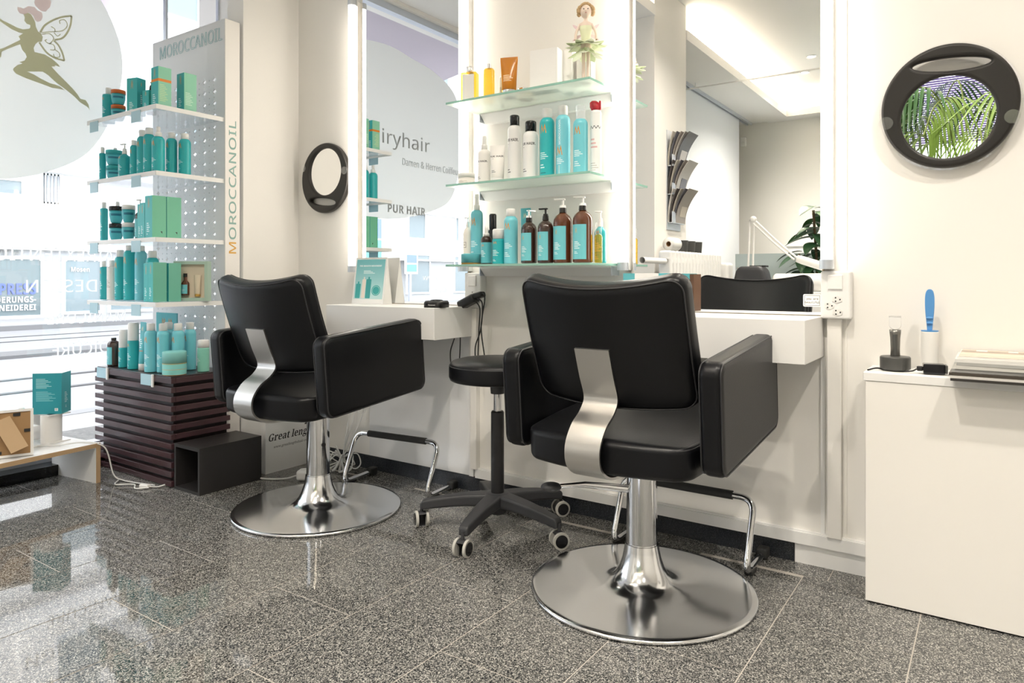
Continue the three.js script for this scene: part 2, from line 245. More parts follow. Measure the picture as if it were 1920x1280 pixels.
// cove strips and ceiling spots
function cove(x0, x1, z0, z1, along) {
  const t = thing('cove_light', along === 'z' ? (z0 > 0 ? 'warm light strip in the ceiling recess beyond the side pillar' : 'warm light strip in the ceiling recess over the styling chairs') : 'warm light strip in the ceiling recess along the far wall', 'cove light', [(x0 + x1) / 2, 2.857, (z0 + z1) / 2]);
  const w = x1 - x0, d = z1 - z0; mesh('light_strip', box(-w / 2, w / 2, 0, 0.012, -d / 2, d / 2), std(lin(0.9, 0.85, 0.75), 0.5, 0, { emissive: WARM2, emissiveIntensity: COVE }), t);
  const a = new THREE.RectAreaLight(WARM2, COVE, w, d); a.position.set(0, 0.016, 0); a.rotation.x = Math.PI / 2; t.add(a);
}
cove(-2.24, -2.16, 1.05, 4.3, 'z'); cove(-2.24, -2.16, -2.25, 0.3, 'z'); cove(-2.0, 2.55, 4.42, 4.5, 'x');
const spotGlow = std(lin(0.9, 0.85, 0.75), 0.4, 0, { emissive: WARM, emissiveIntensity: 12 });
[[-1.52, 2.95, 'over the far end of the desk'], [-1.3, 2.95, 'beside the rail end'], [-1.2, 0.2, 'over the stool side'], [-0.5, -0.75, 'over the front chair'], [0.75, -1.1, 'over the low cabinet'], [-0.3, 1.2, 'over the palm side'], [1.3, 1.3, 'near the side wall'], [-1.7, 3.5, 'added as fill for the far wall by the curtain'], [0.6, 3.5, 'added as fill for the far wall by the blind']].forEach(([x, z, w]) => {  // last two spots are added fill lamps that brighten the far wall
  const t = thing('ceiling_spot', 'small round recessed ceiling spot ' + w, 'ceiling light', [x, 3.1, z], 0, 'recessed ceiling spots');
  mesh('trim_ring', T(lathe([[0.036, -0.006], [0.05, -0.006], [0.052, 0], [0.036, 0]]), 0, 0, 0), M.polished, t);
  mesh('lamp_disc', T(cyl(0.034, 0.034, 0.004), 0, -0.004, 0), spotGlow, t);
  const s = new THREE.SpotLight(WARM, z > 3.2 ? SPOT * 0.45 : SPOT, 0, 1.15, 0.8); s.position.set(0, -0.012, 0); s.target.position.set(0, -3, 0); s.castShadow = true; s.shadow.radius = 3; t.add(s); t.add(s.target);
});
// ---------------------------------------------------------------- shop window and what is on it
const GX = -3.56;
{
  const w = struct('window_1', merge(box(GX - 0.03, GX + 0.03, 0.045, 0.1, -2.3, 0.35), box(GX - 0.03, GX + 0.03, 2.77, 2.83, -2.3, 0.35), box(GX - 0.012, GX + 0.012, 0.1, 2.77, -2.003, -1.99), box(GX - 0.025, GX + 0.025, 0.1, 2.77, 0.3, 0.35), box(GX - 0.01, GX + 0.01, 0.1, 2.77, -2.3, -2.29)), M.alu);
  mesh('window_pane', box(GX - 0.003, GX + 0.003, 0.1, 2.77, -1.99, 0.3), M.glassPane, w); mesh('window_pane', box(GX - 0.003, GX + 0.003, 0.1, 2.77, -2.29, -2.003), M.glassPane, w);
}
struct('sill_inner', box(-3.62, -3.442, -0.1, 0.046, -2.3, 0.35), std(0xffffff, 0.15, 0, { map: rep(darkGraniteTex, 6, 1), color: lin(0.25, 0.25, 0.27) }));
struct('sill_outer', box(-3.95, -3.62, -0.4, 0.09, -2.6, 0.8), std(0xffffff, 0.6, 0, { map: rep(graniteTex, 4, 1) }));
// films: read correctly from the street, so reversed from inside; start towards the corner
const film = (geo, y, z, off = 0.006) => { geo.rotateY(-Math.PI / 2); geo.translate(GX + off, y, z); return geo; };
[['HAIREXTENTION', -1.79, 0.62, 0.955, 0.062], ['DESIGN', -1.655, 0.30, 0.812, 0.058], ['MANICURE', -1.79, 0.35, 0.665, 0.056], ['PEDICURE', -1.79, 0.33, 0.517, 0.056], ['www.', -0.58, 0.2, 0.86, 0.04], ['info@', -0.5, 0.2, 0.76, 0.045]].forEach(([s, z, len, y, h]) => tag(mesh('window_lettering', film(lettering(s, len, h), y, z), M.whiteFilm), `white film lettering ${s} on the shop window, reversed from inside`, 'lettering', 'white service lettering on the window'));
{
  const c = new THREE.CatmullRomCurve3([[-1.775, 1.95], [-1.735, 1.7], [-1.62, 1.48], [-1.46, 1.37], [-1.25, 1.305], [-0.9, 1.3], [-0.5, 1.38], [-0.25, 1.5], [-0.13, 1.8], [-0.12, 2.12], [-0.2, 2.34], [-0.45, 2.46], [-0.7, 2.5], [-0.9, 2.53], [-1.1, 2.52], [-1.3, 2.48], [-1.55, 2.35], [-1.71, 2.16]].map(([z, y]) => V(z, y, 0)), true);
  tag(mesh('window_film_cloud', film(extr(poly(c.getPoints(120).map((p) => [p.x, p.y])), 0.0006), 0, 0, 0.0042), M.frosted), 'large pale grey cloud-shaped frosted film on the shop window', 'window film');
  const f = thing('window_film_fairy', 'olive fairy silhouette film with lacy wings and pink hair on the window', 'window film');
  const body = [[-1.345, 2.048], [-1.351, 2.035], [-1.348, 2.021], [-1.358, 2.009], [-1.372, 2.008], [-1.372, 1.997], [-1.367, 1.99], [-1.342, 1.98], [-1.319, 1.982], [-1.293, 1.99], [-1.265, 1.997], [-1.25, 2.006], [-1.248, 2.026], [-1.238, 2.038], [-1.23, 2.033], [-1.23, 2.018], [-1.238, 2.007], [-1.243, 1.998], [-1.272, 1.982], [-1.3, 1.968], [-1.328, 1.962], [-1.344, 1.963], [-1.326, 1.945], [-1.333, 1.933], [-1.329, 1.928], [-1.3, 1.904], [-1.269, 1.878], [-1.238, 1.86], [-1.241, 1.855], [-1.25, 1.855], [-1.243, 1.839], [-1.248, 1.835], [-1.253, 1.832], [-1.26, 1.836], [-1.262, 1.86], [-1.289, 1.881], [-1.321, 1.904], [-1.333, 1.911], [-1.34, 1.889], [-1.353, 1.876], [-1.358, 1.862], [-1.349, 1.843], [-1.328, 1.832], [-1.342, 1.829], [-1.321, 1.816], [-1.307, 1.8], [-1.305, 1.79], [-1.317, 1.777], [-1.353, 1.767], [-1.396, 1.759], [-1.437, 1.752], [-1.459, 1.747], [-1.49, 1.749], [-1.513, 1.748], [-1.494, 1.76], [-1.474, 1.765], [-1.452, 1.766], [-1.414, 1.778], [-1.385, 1.791], [-1.358, 1.797], [-1.385, 1.803], [-1.422, 1.812], [-1.444, 1.801], [-1.47, 1.78], [-1.497, 1.764], [-1.528, 1.745], [-1.556, 1.726], [-1.58, 1.705], [-1.6, 1.696], [-1.612, 1.69], [-1.623, 1.677], [-1.616, 1.704], [-1.604, 1.721], [-1.58, 1.722], [-1.568, 1.741], [-1.548, 1.762], [-1.521, 1.786], [-1.49, 1.812], [-1.467, 1.834], [-1.457, 1.844], [-1.474, 1.848], [-1.47, 1.853], [-1.493, 1.851], [-1.486, 1.861], [-1.459, 1.88], [-1.429, 1.892], [-1.389, 1.892], [-1.385, 1.909], [-1.392, 1.928], [-1.403, 1.941], [-1.418, 1.947], [-1.422, 1.969], [-1.414, 1.983], [-1.403, 1.988], [-1.394, 2.006], [-1.392, 2.024], [-1.385, 2.04], [-1.374, 2.057], [-1.36, 2.06]];
  const hair = [[-1.321, 2.06], [-1.322, 2.073], [-1.338, 2.074], [-1.345, 2.072], [-1.363, 2.09], [-1.389, 2.094], [-1.4, 2.081], [-1.418, 2.079], [-1.422, 2.059], [-1.414, 2.039], [-1.4, 2.03], [-1.389, 2.037], [-1.385, 2.052], [-1.367, 2.063], [-1.349, 2.049], [-1.331, 2.047]];
  const bun = [[-1.387, 2.114], [-1.392, 2.128], [-1.452, 2.147], [-1.456, 2.136], [-1.452, 2.114], [-1.433, 2.087], [-1.414, 2.084], [-1.392, 2.101]];
  const strokes = [[[-1.411, 1.986], [-1.429, 2.022], [-1.467, 2.06], [-1.505, 2.085], [-1.542, 2.101]], [[-1.542, 2.101], [-1.538, 2.061], [-1.524, 2.019], [-1.501, 1.985], [-1.47, 1.969]], [[-1.407, 1.94], [-1.437, 1.903], [-1.47, 1.887], [-1.511, 1.884]], [[-1.511, 1.884], [-1.503, 1.916], [-1.486, 1.949], [-1.467, 1.965]], [[-1.418, 1.988], [-1.467, 2.006], [-1.505, 2.022], [-1.524, 2.053], [-1.513, 2.073], [-1.491, 2.063], [-1.493, 2.049]], [[-1.455, 2.026], [-1.47, 2.02], [-1.472, 2.005]], [[-1.418, 1.98], [-1.45, 1.991], [-1.466, 1.977], [-1.448, 1.946], [-1.431, 1.955], [-1.438, 1.962]], [[-1.447, 1.946], [-1.467, 1.944], [-1.47, 1.924], [-1.452, 1.919]], [[-1.469, 1.926], [-1.49, 1.913], [-1.49, 1.896], [-1.47, 1.891], [-1.465, 1.903]], [[-1.467, 2.002], [-1.482, 1.99], [-1.495, 2.002]]];
  mesh('silhouette', film(extr(poly(body), 0.0006), 0, 0, 0.0056), M.oliveFilm, f);
  mesh('hair', film(merge(extr(poly(hair), 0.0006), extr(poly(bun), 0.0006)), 0, 0, 0.0062), M.pinkFilm, f);
  mesh('wings', film(merge(...strokes.map((s, i) => extr(ribbonShape(s, i < 4 ? 0.008 : 0.004), 0.0006))), 0, 0, 0.0066), M.oliveFilm, f);
}
tag(mesh('window_lettering', film(lettering('fairyhair', 0.67, 0.1), 1.83, -1.17), M.greyFilm), 'grey handwritten-style salon name on the cloud film, seen in the mirror', 'lettering');
tag(mesh('window_lettering', film(lettering('Damen & Herren Coiffeur', 0.66, 0.05), 1.7, -0.8), M.greyFilm), 'small grey line of lettering beneath the salon name on the cloud film', 'lettering');
tag(mesh('window_lettering', film(lettering('PUR HAIR', 0.4, 0.06, 0.001, fontBold), 1.345, -0.95), M.greyFilm), 'bold grey lettering along the bottom of the cloud film', 'lettering');
// ---------------------------------------------------------------- the street outside
const SY = -0.34;
struct('street_ground', box(-60, -3.95, SY - 0.2, SY, -60, 60), std(lin(0.24, 0.24, 0.25), 0.9));
struct('pavement_near', box(-6.4, -3.95, SY, SY + 0.08, -60, 60), std(lin(0.3, 0.3, 0.3), 0.9));
struct('pavement_far', box(-22, -18.6, SY, SY + 0.1, -60, 60), std(lin(0.3, 0.3, 0.3), 0.9));
[[-6.4, 0.18, 0.085, 0.4], [-8.5, 0.1, 0.012, 0.16], [-9.6, 0.1, 0.012, 0.16], [-12.5, 0.75, 0.05, 0.26], [-15.3, 0.1, 0.012, 0.18], [-16.5, 0.1, 0.012, 0.18], [-18.6, 0.25, 0.11, 0.35]].forEach(([x, w, h, a], i) => tag(mesh(i === 0 || i === 3 || i === 6 ? 'kerb_strip' : 'tram_rail', box(x - w / 2, x + w / 2, SY, SY + h, -60, 60), std(lin(a * 0.5, a * 0.5, a * 0.51), 0.8)), ['granite kerb of the near pavement', 'tram rail nearest the near pavement kerb', 'tram rail between the near kerb and the refuge strip', 'dark stone refuge strip between the tram tracks', 'tram rail just beyond the dark refuge strip', 'tram rail before the far pavement kerb', 'granite kerb of the far pavement'][i] + ' outside', i === 0 || i === 3 || i === 6 ? 'kerb' : 'rail'));
{
  const b = thing('town_building', 'long white town building with shop fronts across the street', 'building', [-22, SY, 0]);
  mesh('facade', box(-6, 0, 0, 17, -45, 45), std(lin(0.82, 0.81, 0.79), 0.85), b);
  mesh('plinth', box(0, 0.03, 0, 1.96, -45, 45), std(lin(0.42, 0.43, 0.44), 0.85), b);
  mesh('cornice', merge(box(0, 0.35, 4.15, 4.4, -45, 45), box(0, 0.2, 1.98, 2.06, -45, 45), box(0, 0.5, 8.4, 8.7, -45, 45)), std(lin(0.72, 0.72, 0.72), 0.85), b);
  const fr = std(lin(0.85, 0.85, 0.85), 0.5), gl = std(lin(0.16, 0.2, 0.21), 0.1), glp = std(lin(0.2, 0.25, 0.27), 0.12), bar = std(lin(0.35, 0.36, 0.38), 0.6);
  const win = (z0, z1, y0, y1, g = gl, sill = true) => {
    const w = mesh('window_frame', merge(box(0, 0.09, y0 - 0.08, y0, z0 - 0.08, z1 + 0.08), box(0, 0.09, y1, y1 + 0.08, z0 - 0.08, z1 + 0.08), box(0, 0.09, y0, y1, z0 - 0.08, z0), box(0, 0.09, y0, y1, z1, z1 + 0.08), ...(sill ? [box(0, 0.2, y0 - 0.16, y0 - 0.08, z0 - 0.15, z1 + 0.15)] : [])), fr, b);
    mesh('pane', box(0.0, 0.05, y0, y1, z0, z1), g, w); return w;
  };
  const o = -SY;   // local heights are above street level
  win(-8.72, -6.6, -0.16 + o, 1.38 + o, gl, false); win(-10.3, -9.35, -0.1 + o, 1.38 + o, glp, false); win(-13.6, -10.6, -0.1 + o, 1.38 + o, glp, false);
  mesh('shop_sign', T(lettering('EXPRESS', 1.25, 0.3, 0.01, fontBold).rotateY(Math.PI / 2), 0.07, 0.42 + o, -7.35), std(lin(0.12, 0.16, 0.6), 0.6), b);
  mesh('shop_sign', T(lettering('ÄNDERUNGS-', 1.25, 0.16, 0.01, fontBold).rotateY(Math.PI / 2), 0.07, 0.2 + o, -7.35), fr, b);
  mesh('shop_sign', T(lettering('SCHNEIDEREI', 1.25, 0.16, 0.01, fontBold).rotateY(Math.PI / 2), 0.07, -0.02 + o, -7.35), fr, b);
  mesh('shop_sign', T(lettering('Service', 1.0, 0.24, 0.01, font).rotateY(Math.PI / 2), 0.07, 1.44 + o, -7.2), std(lin(0.3, 0.31, 0.3), 0.6), b);
  mesh('shop_sign', T(lettering('Mosen', 0.5, 0.13, 0.01, fontBold).rotateY(Math.PI / 2), 0.07, 1.05 + o, -9.5), fr, b);
  win(-8.25, -6.5, 3.15 + o, 3.5 + o, glp, false);
  const gr = win(-9.2, -8.8, 3.0 + o, 3.75 + o, fr, false); for (let k = 0; k < 5; k++) mesh('grille_bar', box(0.05, 0.09, 2.95 + o, 3.8 + o, -9.18 + k * 0.09, -9.14 + k * 0.09), bar, gr);
  for (let k = -8; k < 12; k++) { const z = k * 3.1 - 1; win(z, z + 1.15, 5.0 + o, 7.0 + o, glp); win(z, z + 1.15, 9.4 + o, 11.4 + o, glp); }
  for (let k = 0; k < 8; k++) { const z = 2 + k * 3.4; win(z, z + 1.5, 0.2 + o, 1.9 + o, glp, false); win(z + 0.1, z + 1.2, 2.7 + o, 3.8 + o, glp); }
  const arch = new THREE.Shape(); arch.absarc(0, 0, 0.75, 0, Math.PI); arch.lineTo(-0.75, -1.2); arch.lineTo(0.75, -1.2);
  mesh('arch_door', T(extr(arch, 0.05).rotateY(Math.PI / 2), 0.02, 1.0 + o, 11.5), bar, b);
}
[[16.2, 1.6, 2.55, 1.9, 0], [18.8, 0.8, 1.55, 0.95, 1]].forEach(([z, w, y, h, k]) => { const s = thing('street_advert', k ? 'small blue and teal advert board farther along the street' : 'large blue and teal advert board across the street', 'advert', [-21.6, SY, z]); mesh('post', box(-0.05, 0.05, 0, y + 0.3, -0.05, 0.05), M.alu, s); mesh('board', box(0.05, 0.12, y - h / 2 + 0.3, y + h / 2 + 0.3, -w / 2, w / 2), std(lin(0.8, 0.8, 0.8), 0.6), s); mesh('print', box(0.12, 0.13, y + 0.32, y + h / 2 + 0.2, -w / 2 + 0.08, w / 2 - 0.08), std(lin(0.18, 0.26, 0.6), 0.6), s); mesh('print', box(0.12, 0.13, y - h / 2 + 0.4, y + 0.25, -w / 2 + 0.08, w / 2 - 0.08), std(lin(0.15, 0.5, 0.5), 0.6), s); });
{ // lilac awning with a scalloped valance over the shop window
  const a = thing('awning', 'lilac awning with scalloped valance above the shop window outside', 'awning', [-3.75, 0, 0]);
  const s = poly([[0, 2.95], [-1.1, 2.78], [-1.1, 2.8], [0, 2.98]]); mesh('canopy', T(extr(s, 3.2), 0, 0, -2.4), std(lin(0.5, 0.45, 0.52), 0.8), a);
  const v = new THREE.Shape(); v.moveTo(-2.4, 2.8); for (let k = 0; k < 16; k++) { const z = -2.4 + k * 0.2; v.lineTo(z, 2.68); v.quadraticCurveTo(z + 0.1, 2.58, z + 0.2, 2.68); } v.lineTo(0.8, 2.8); mesh('valance', T(extr(v, 0.006).rotateY(-Math.PI / 2), -1.1, 0, 0), std(lin(0.5, 0.45, 0.52), 0.8), a);
  for (const z of [-0.55, -0.48]) mesh('awning_lamp', T(cyl(0.03, 0.03, 0.02), -0.6, 2.845, z), std(lin(0.8, 0.8, 0.8), 0.4), a);
}
// ---------------------------------------------------------------- consoles, shelves, sockets on the mirror wall
[[-2.37, -1.76, 'floating white console shelf with the poster stand'], [-1.04, -0.428, 'floating white console shelf behind the front styling chair']].forEach(([x0, x1, label]) => tag(mesh('wall_console', rbox(x0, x1, 0.64, 0.763, -2.3, -2.04, 0.002), M.white), label, 'console'));
const shelfTop = { top: 1.541, mid: 1.231, low: 0.929 };
[['top', 'the uppermost'], ['mid', 'the middle'], ['low', 'the lowest']].forEach(([k, w]) => {
  const y = shelfTop[k], t = thing('glass_shelf', `green-edged glass wall shelf, ${w} of the three between the mirrors`, 'shelf', [-1.405, y - 0.008, -2.3]);
  mesh('glass_plate', box(-0.306, 0.306, 0, 0.008, 0.008, 0.249), M.shelfGlass, t); mesh('polished_edge', merge(rbox(-0.307, 0.307, 0, 0.008, 0.249, 0.2505, 0.0006, 1), rbox(-0.3075, -0.306, 0, 0.008, 0.008, 0.249, 0.0006, 1), rbox(0.306, 0.3075, 0, 0.008, 0.008, 0.249, 0.0006, 1)), M.glassEdge, t);
  const s = poly([[0, -0.001], [0.062, -0.001], [0.062, -0.006], [0.03, -0.036], [0, -0.036]]);
  mesh('bracket_rail', T(extr(s, 0.575).rotateY(-Math.PI / 2), 0.29, 0, 0), M.white, t);
  for (const x of [-0.291, 0.291]) mesh('bracket_end', box(x - 0.002, x + 0.002, -0.034, -0.001, 0, 0.058), M.alu, t);
});
function socketBox(x, label) {
  const t = thing('wall_socket', label, 'socket', [x, 0.757, -2.3]); mesh('housing', rbox(-0.041, 0.041, 0, 0.142, 0, 0.042, 0.006, 3), M.white, t);
  mesh('switch', rbox(-0.02, 0.02, 0.088, 0.13, 0.04, 0.047, 0.002), M.capWhite, t);
  [[0.005, 0.058, 0], [-0.017, 0.039, 2.1], [0.006, 0.02, 4.2]].forEach(([sx, sy, a]) => { const s = mesh('outlet', T(new THREE.CylinderGeometry(0.0155, 0.0155, 0.003, 6).rotateX(Math.PI / 2).scale(1, 0.72, 1), sx, sy, 0.0422), M.paper, t); for (let k = 0; k < 3; k++) mesh('pin_hole', T(new THREE.CylinderGeometry(0.0022, 0.0022, 0.002, 8).rotateX(Math.PI / 2), sx + 0.008 * Math.cos(a + k * 2.1), sy + 0.006 * Math.sin(a + k * 2.1), 0.0436), M.black, s); });
}
socketBox(-0.389, 'white wall socket box with switch under the tube lamp, nothing plugged in'); socketBox(-1.745, 'white wall socket box beneath the glass shelves with black plugs in it');
{
  const s = thing('mirror_sticker', 'small white sticker reading you are beautiful on the mirror', 'sticker', [-0.458, 0.81, -2.2832]);
  mesh('plate', T(extr((() => { const q = new THREE.Shape(), w = 0.026, h = 0.019, r = 0.005; q.moveTo(-w + r, -h); q.lineTo(w - r, -h); q.quadraticCurveTo(w, -h, w, -h + r); q.lineTo(w, h - r); q.quadraticCurveTo(w, h, w - r, h); q.lineTo(-w + r, h); q.quadraticCurveTo(-w, h, -w, h - r); q.lineTo(-w, -h + r); q.quadraticCurveTo(-w, -h, -w + r, -h); return q; })(), 0.002)), std(0xffffff, 0.5), s);
  mesh('print', new THREE.PlaneGeometry(0.046, 0.033).translate(0, 0, 0.0024), std(0xffffff, 0.5, 0, { map: canvasTex(256, 184, (c) => { c.fillStyle = '#f6f5f2'; c.fillRect(0, 0, 256, 184); c.strokeStyle = '#1c1c1c'; c.lineWidth = 5; c.strokeRect(8, 8, 240, 168); c.fillStyle = '#161616'; c.font = 'bold 46px monospace'; c.fillText('you are', 34, 80); c.font = 'bold 44px monospace'; c.fillText('beautiful', 12, 140); }) }), s);
}
// round black hand mirrors on the wall
function handMirror(p, spin, lean, label) {
  const t = thing('hand_mirror', label, 'hand mirror', p); t.rotation.set(lean, 0, spin);
  const s = new THREE.Shape(); s.absellipse(0, 0, 0.163, 0.168, 0, Math.PI * 2); const h = new THREE.Path(); h.absarc(0, -0.03, 0.112, 0, Math.PI * 2, true); const k = new THREE.Path(); k.absellipse(0.0, 0.113, 0.092, 0.018, 0, Math.PI * 2, true); s.holes.push(h, k);
  mesh('frame', T(extr(s, 0.03, 0.009, 64, 4), 0, 0, 0.01), std(lin(0.014, 0.012, 0.01), 0.42), t);
  mesh('mirror_disc', T(new THREE.CylinderGeometry(0.113, 0.113, 0.004, 64).rotateX(Math.PI / 2), 0, -0.03, 0.018), M.mirror, t);
  const r = new THREE.Shape(); r.absellipse(0, 0, 0.169, 0.174, 0, Math.PI * 2); const rh = new THREE.Path(); rh.absellipse(0, 0, 0.155, 0.16, 0, Math.PI * 2, true); r.holes.push(rh);
  mesh('clear_rim', T(extr(r, 0.006, 0, 64), 0, 0, 0.004), M.clear, t);
  for (const x of [-1, 1]) mesh('clip', T(cyl(0.018, 0.018, 0.004, 20).rotateX(Math.PI / 2), x * 0.147, -0.04, 0.037), M.clear, t);
  return t;
}
handMirror([-0.106, 1.352, -2.292], -0.06, 0.06, 'round black hand mirror with handle slot on top, reflecting a palm');
handMirror([-2.652, 1.357, -2.298], Math.PI - 0.12, 0, 'round black hand mirror hung upside down, handle slot below, near the corner');
// ---------------------------------------------------------------- styling chairs
function outline(w, h, R, inset, fn, z) {
  const s = new THREE.Shape(), a = w / 2 - inset, b = h / 2 - inset, r = R - inset; s.moveTo(-a + r, -b); s.lineTo(a - r, -b); s.absarc(a - r, -b + r, r, -Math.PI / 2, 0); s.lineTo(a, b - r); s.absarc(a - r, b - r, r, 0, Math.PI / 2); s.lineTo(-a + r, b); s.absarc(-a + r, b - r, r, Math.PI / 2, Math.PI); s.lineTo(-a, -b + r); s.absarc(-a + r, -b + r, r, Math.PI, Math.PI * 1.5);
  const pts = s.getSpacedPoints(90).slice(0, -1).map((q) => { const v = V(q.x, q.y, z); if (fn) fn(v); return [v.x, v.y, v.z]; });
  return tube(pts, 0.0022, 180, 6, true);
}
function makeChair(label) {
  const t = thing('styling_chair', label, 'salon chair', [0, 0, 0], 0, 'black styling chairs at the mirrors');
  const base = mesh('base_disc', lathe([[0, 0], [0.303, 0], [0.311, 0.003], [0.313, 0.008], [0.309, 0.013], [0.295, 0.0138], [0.2, 0.0152], [0.15, 0.0172], [0.12, 0.0205], [0.1, 0.0265], [0.084, 0.036], [0.072, 0.05], [0.062, 0.069], [0.054, 0.092], [0.049, 0.115], [0.0465, 0.132]], 96), M.polished, t);
  mesh('column', lathe([[0.0445, 0.13], [0.0445, 0.1345], [0.043, 0.136], [0.043, 0.232], [0.0425, 0.234], [0.0425, 0.4]], 48), M.chrome, t);
  mesh('seat_mount', rbox(-0.11, 0.11, 0.368, 0.392, -0.12, 0.12, 0.006), M.plastic, t);
  const seat = slab(0.5, 0.5, 0.082, 0.045, 0.017, 16, 16, (v) => { const b = Math.max(0, -v.y / 0.25); v.y -= 0.04 * b * b * (1 - (v.x / 0.25) ** 2); v.x *= 1 - 0.09 * b * b; v.z += 0.008 * (1 - (v.x / 0.25) ** 2) * (v.z > 0 ? 1 : 0); });
  const seatTurn = (g) => T(g.rotateX(-Math.PI / 2).rotateX(0.07), 0, 0.449, 0.0); mesh('seat', seatTurn(seat), M.leather, t);
  mesh('seat_piping', seatTurn(outline(0.5, 0.5, 0.045, 0.005, (v) => { const b = Math.max(0, -v.y / 0.25); v.y -= 0.04 * b * b * (1 - (v.x / 0.25) ** 2); v.x *= 1 - 0.09 * b * b; }, 0.0355)), M.piping, t);
  const bend = (v) => { v.y += 0.016 * ((v.x / 0.23) ** 2 - 0.5) * Math.max(0, v.y / 0.17); v.z -= 0.85 * v.x * v.x + 0.25 * (v.y * v.y); };
  const backTurn = (g) => T(g.rotateX(0.345), 0, 0.708, 0.243);
  mesh('backrest', backTurn(slab(0.462, 0.345, 0.058, 0.045, 0.02, 22, 12, bend)), M.leather, t);
  mesh('back_piping', merge(backTurn(outline(0.462, 0.345, 0.045, 0.006, bend, 0.0255)), backTurn(outline(0.462, 0.345, 0.045, 0.006, bend, -0.0255))), M.piping, t);
  for (const s of [-1, 1]) {
    const turn = (g) => T(g.rotateZ(0.085).rotateY(Math.PI / 2), s * 0.279, 0.565, -0.008);
    const arm = mesh('armrest', turn(slab(0.505, 0.277, 0.057, 0.036, 0.017, 10, 8)), M.leather, t);
    mesh('piping', merge(turn(outline(0.505, 0.277, 0.036, 0.005, null, 0.0255)), turn(outline(0.505, 0.277, 0.036, 0.005, null, -0.0255))), M.piping, arm);
  }
  const strap = ribbonShape([[0.273, 0.7], [0.247, 0.63], [0.222, 0.565], [0.243, 0.536], [0.29, 0.505], [0.32, 0.46], [0.315, 0.415], [0.27, 0.381], [0.18, 0.37], [0.02, 0.366]], 0.0065);
  mesh('back_bracket', T(toCreasedNormals(extr(strap, 0.097), 0.6).rotateY(-Math.PI / 2), 0.034, 0, 0), M.steel, t);
  return t;
}
const chairA = makeChair('black leather styling chair in front of the poster console, beside the dark step');
chairA.position.set(-2.125, 0, -1.79); chairA.rotation.y = 0.03;
mesh('column_button', T(new THREE.CylinderGeometry(0.008, 0.008, 0.006, 16).rotateZ(Math.PI / 2), 0.043, 0.25, 0.012), M.black, chairA);
const chairB = dup(chairA, [-0.822, 0, -1.845], 0.0, 'black leather styling chair with chrome pump lever, in front of the sticker mirror');
{
  chairB.children.filter((c) => c.name === 'column_button').forEach((c) => chairB.remove(c));
  const lv = mesh('pump_lever', loft([[0, 0.011, 0.007], [0.05, 0.011, 0.0065, 0.004], [0.12, 0.009, 0.006, 0.008], [0.19, 0.006, 0.005, 0.002]], 16), M.chrome, chairB); lv.rotation.set(0.0, 0.93, 1.5); lv.position.set(-0.03, 0.285, 0.03); lv.rotation.order = 'YXZ'; lv.rotation.set(0, 0.62, 1.53);
  const kn = mesh('lever_knob', new THREE.SphereGeometry(0.022, 20, 12).scale(1.35, 0.62, 1), M.plastic, chairB); kn.position.set(-0.205, 0.292, 0.155); kn.rotation.y = 0.62;
}
// tubular footrests standing on the floor
function makeFootrest(label) {
  const t = thing('foot_rest', label, 'foot rest', [0, 0, 0], 0, 'chrome footrests in front of the chairs'), W = 0.215;
  mesh('tube_frame', bentTube([[-W, 0.014, 0.0], [-W, 0.014, 0.205], [-W, 0.21, 0.115], [W, 0.21, 0.115], [W, 0.014, 0.205], [W, 0.014, 0]], 0.0105, 0.045), M.chrome, t);
  mesh('rubber_sleeve', T(new THREE.CylinderGeometry(0.0135, 0.0135, 0.3, 16).rotateZ(Math.PI / 2), 0, 0.21, 0.115), M.rubber, t);
  for (const s of [-1, 1]) { mesh('foot_cap', rbox(s * W - 0.017, s * W + 0.017, 0, 0.034, -0.005, 0.04, 0.008), M.rubber, t); mesh('floor_pad', rbox(s * W - 0.013, s * W + 0.013, 0, 0.014, 0.13, 0.18, 0.004), M.rubber, t); }
  return t;
}
const foot = makeFootrest('chrome tube footrest with black sleeve in front of the lever chair'); foot.position.set(-0.815, 0, -2.285);
dup(foot, [-2.08, 0, -2.272], 0.1, 'chrome tube footrest with black sleeve before the poster console chair');
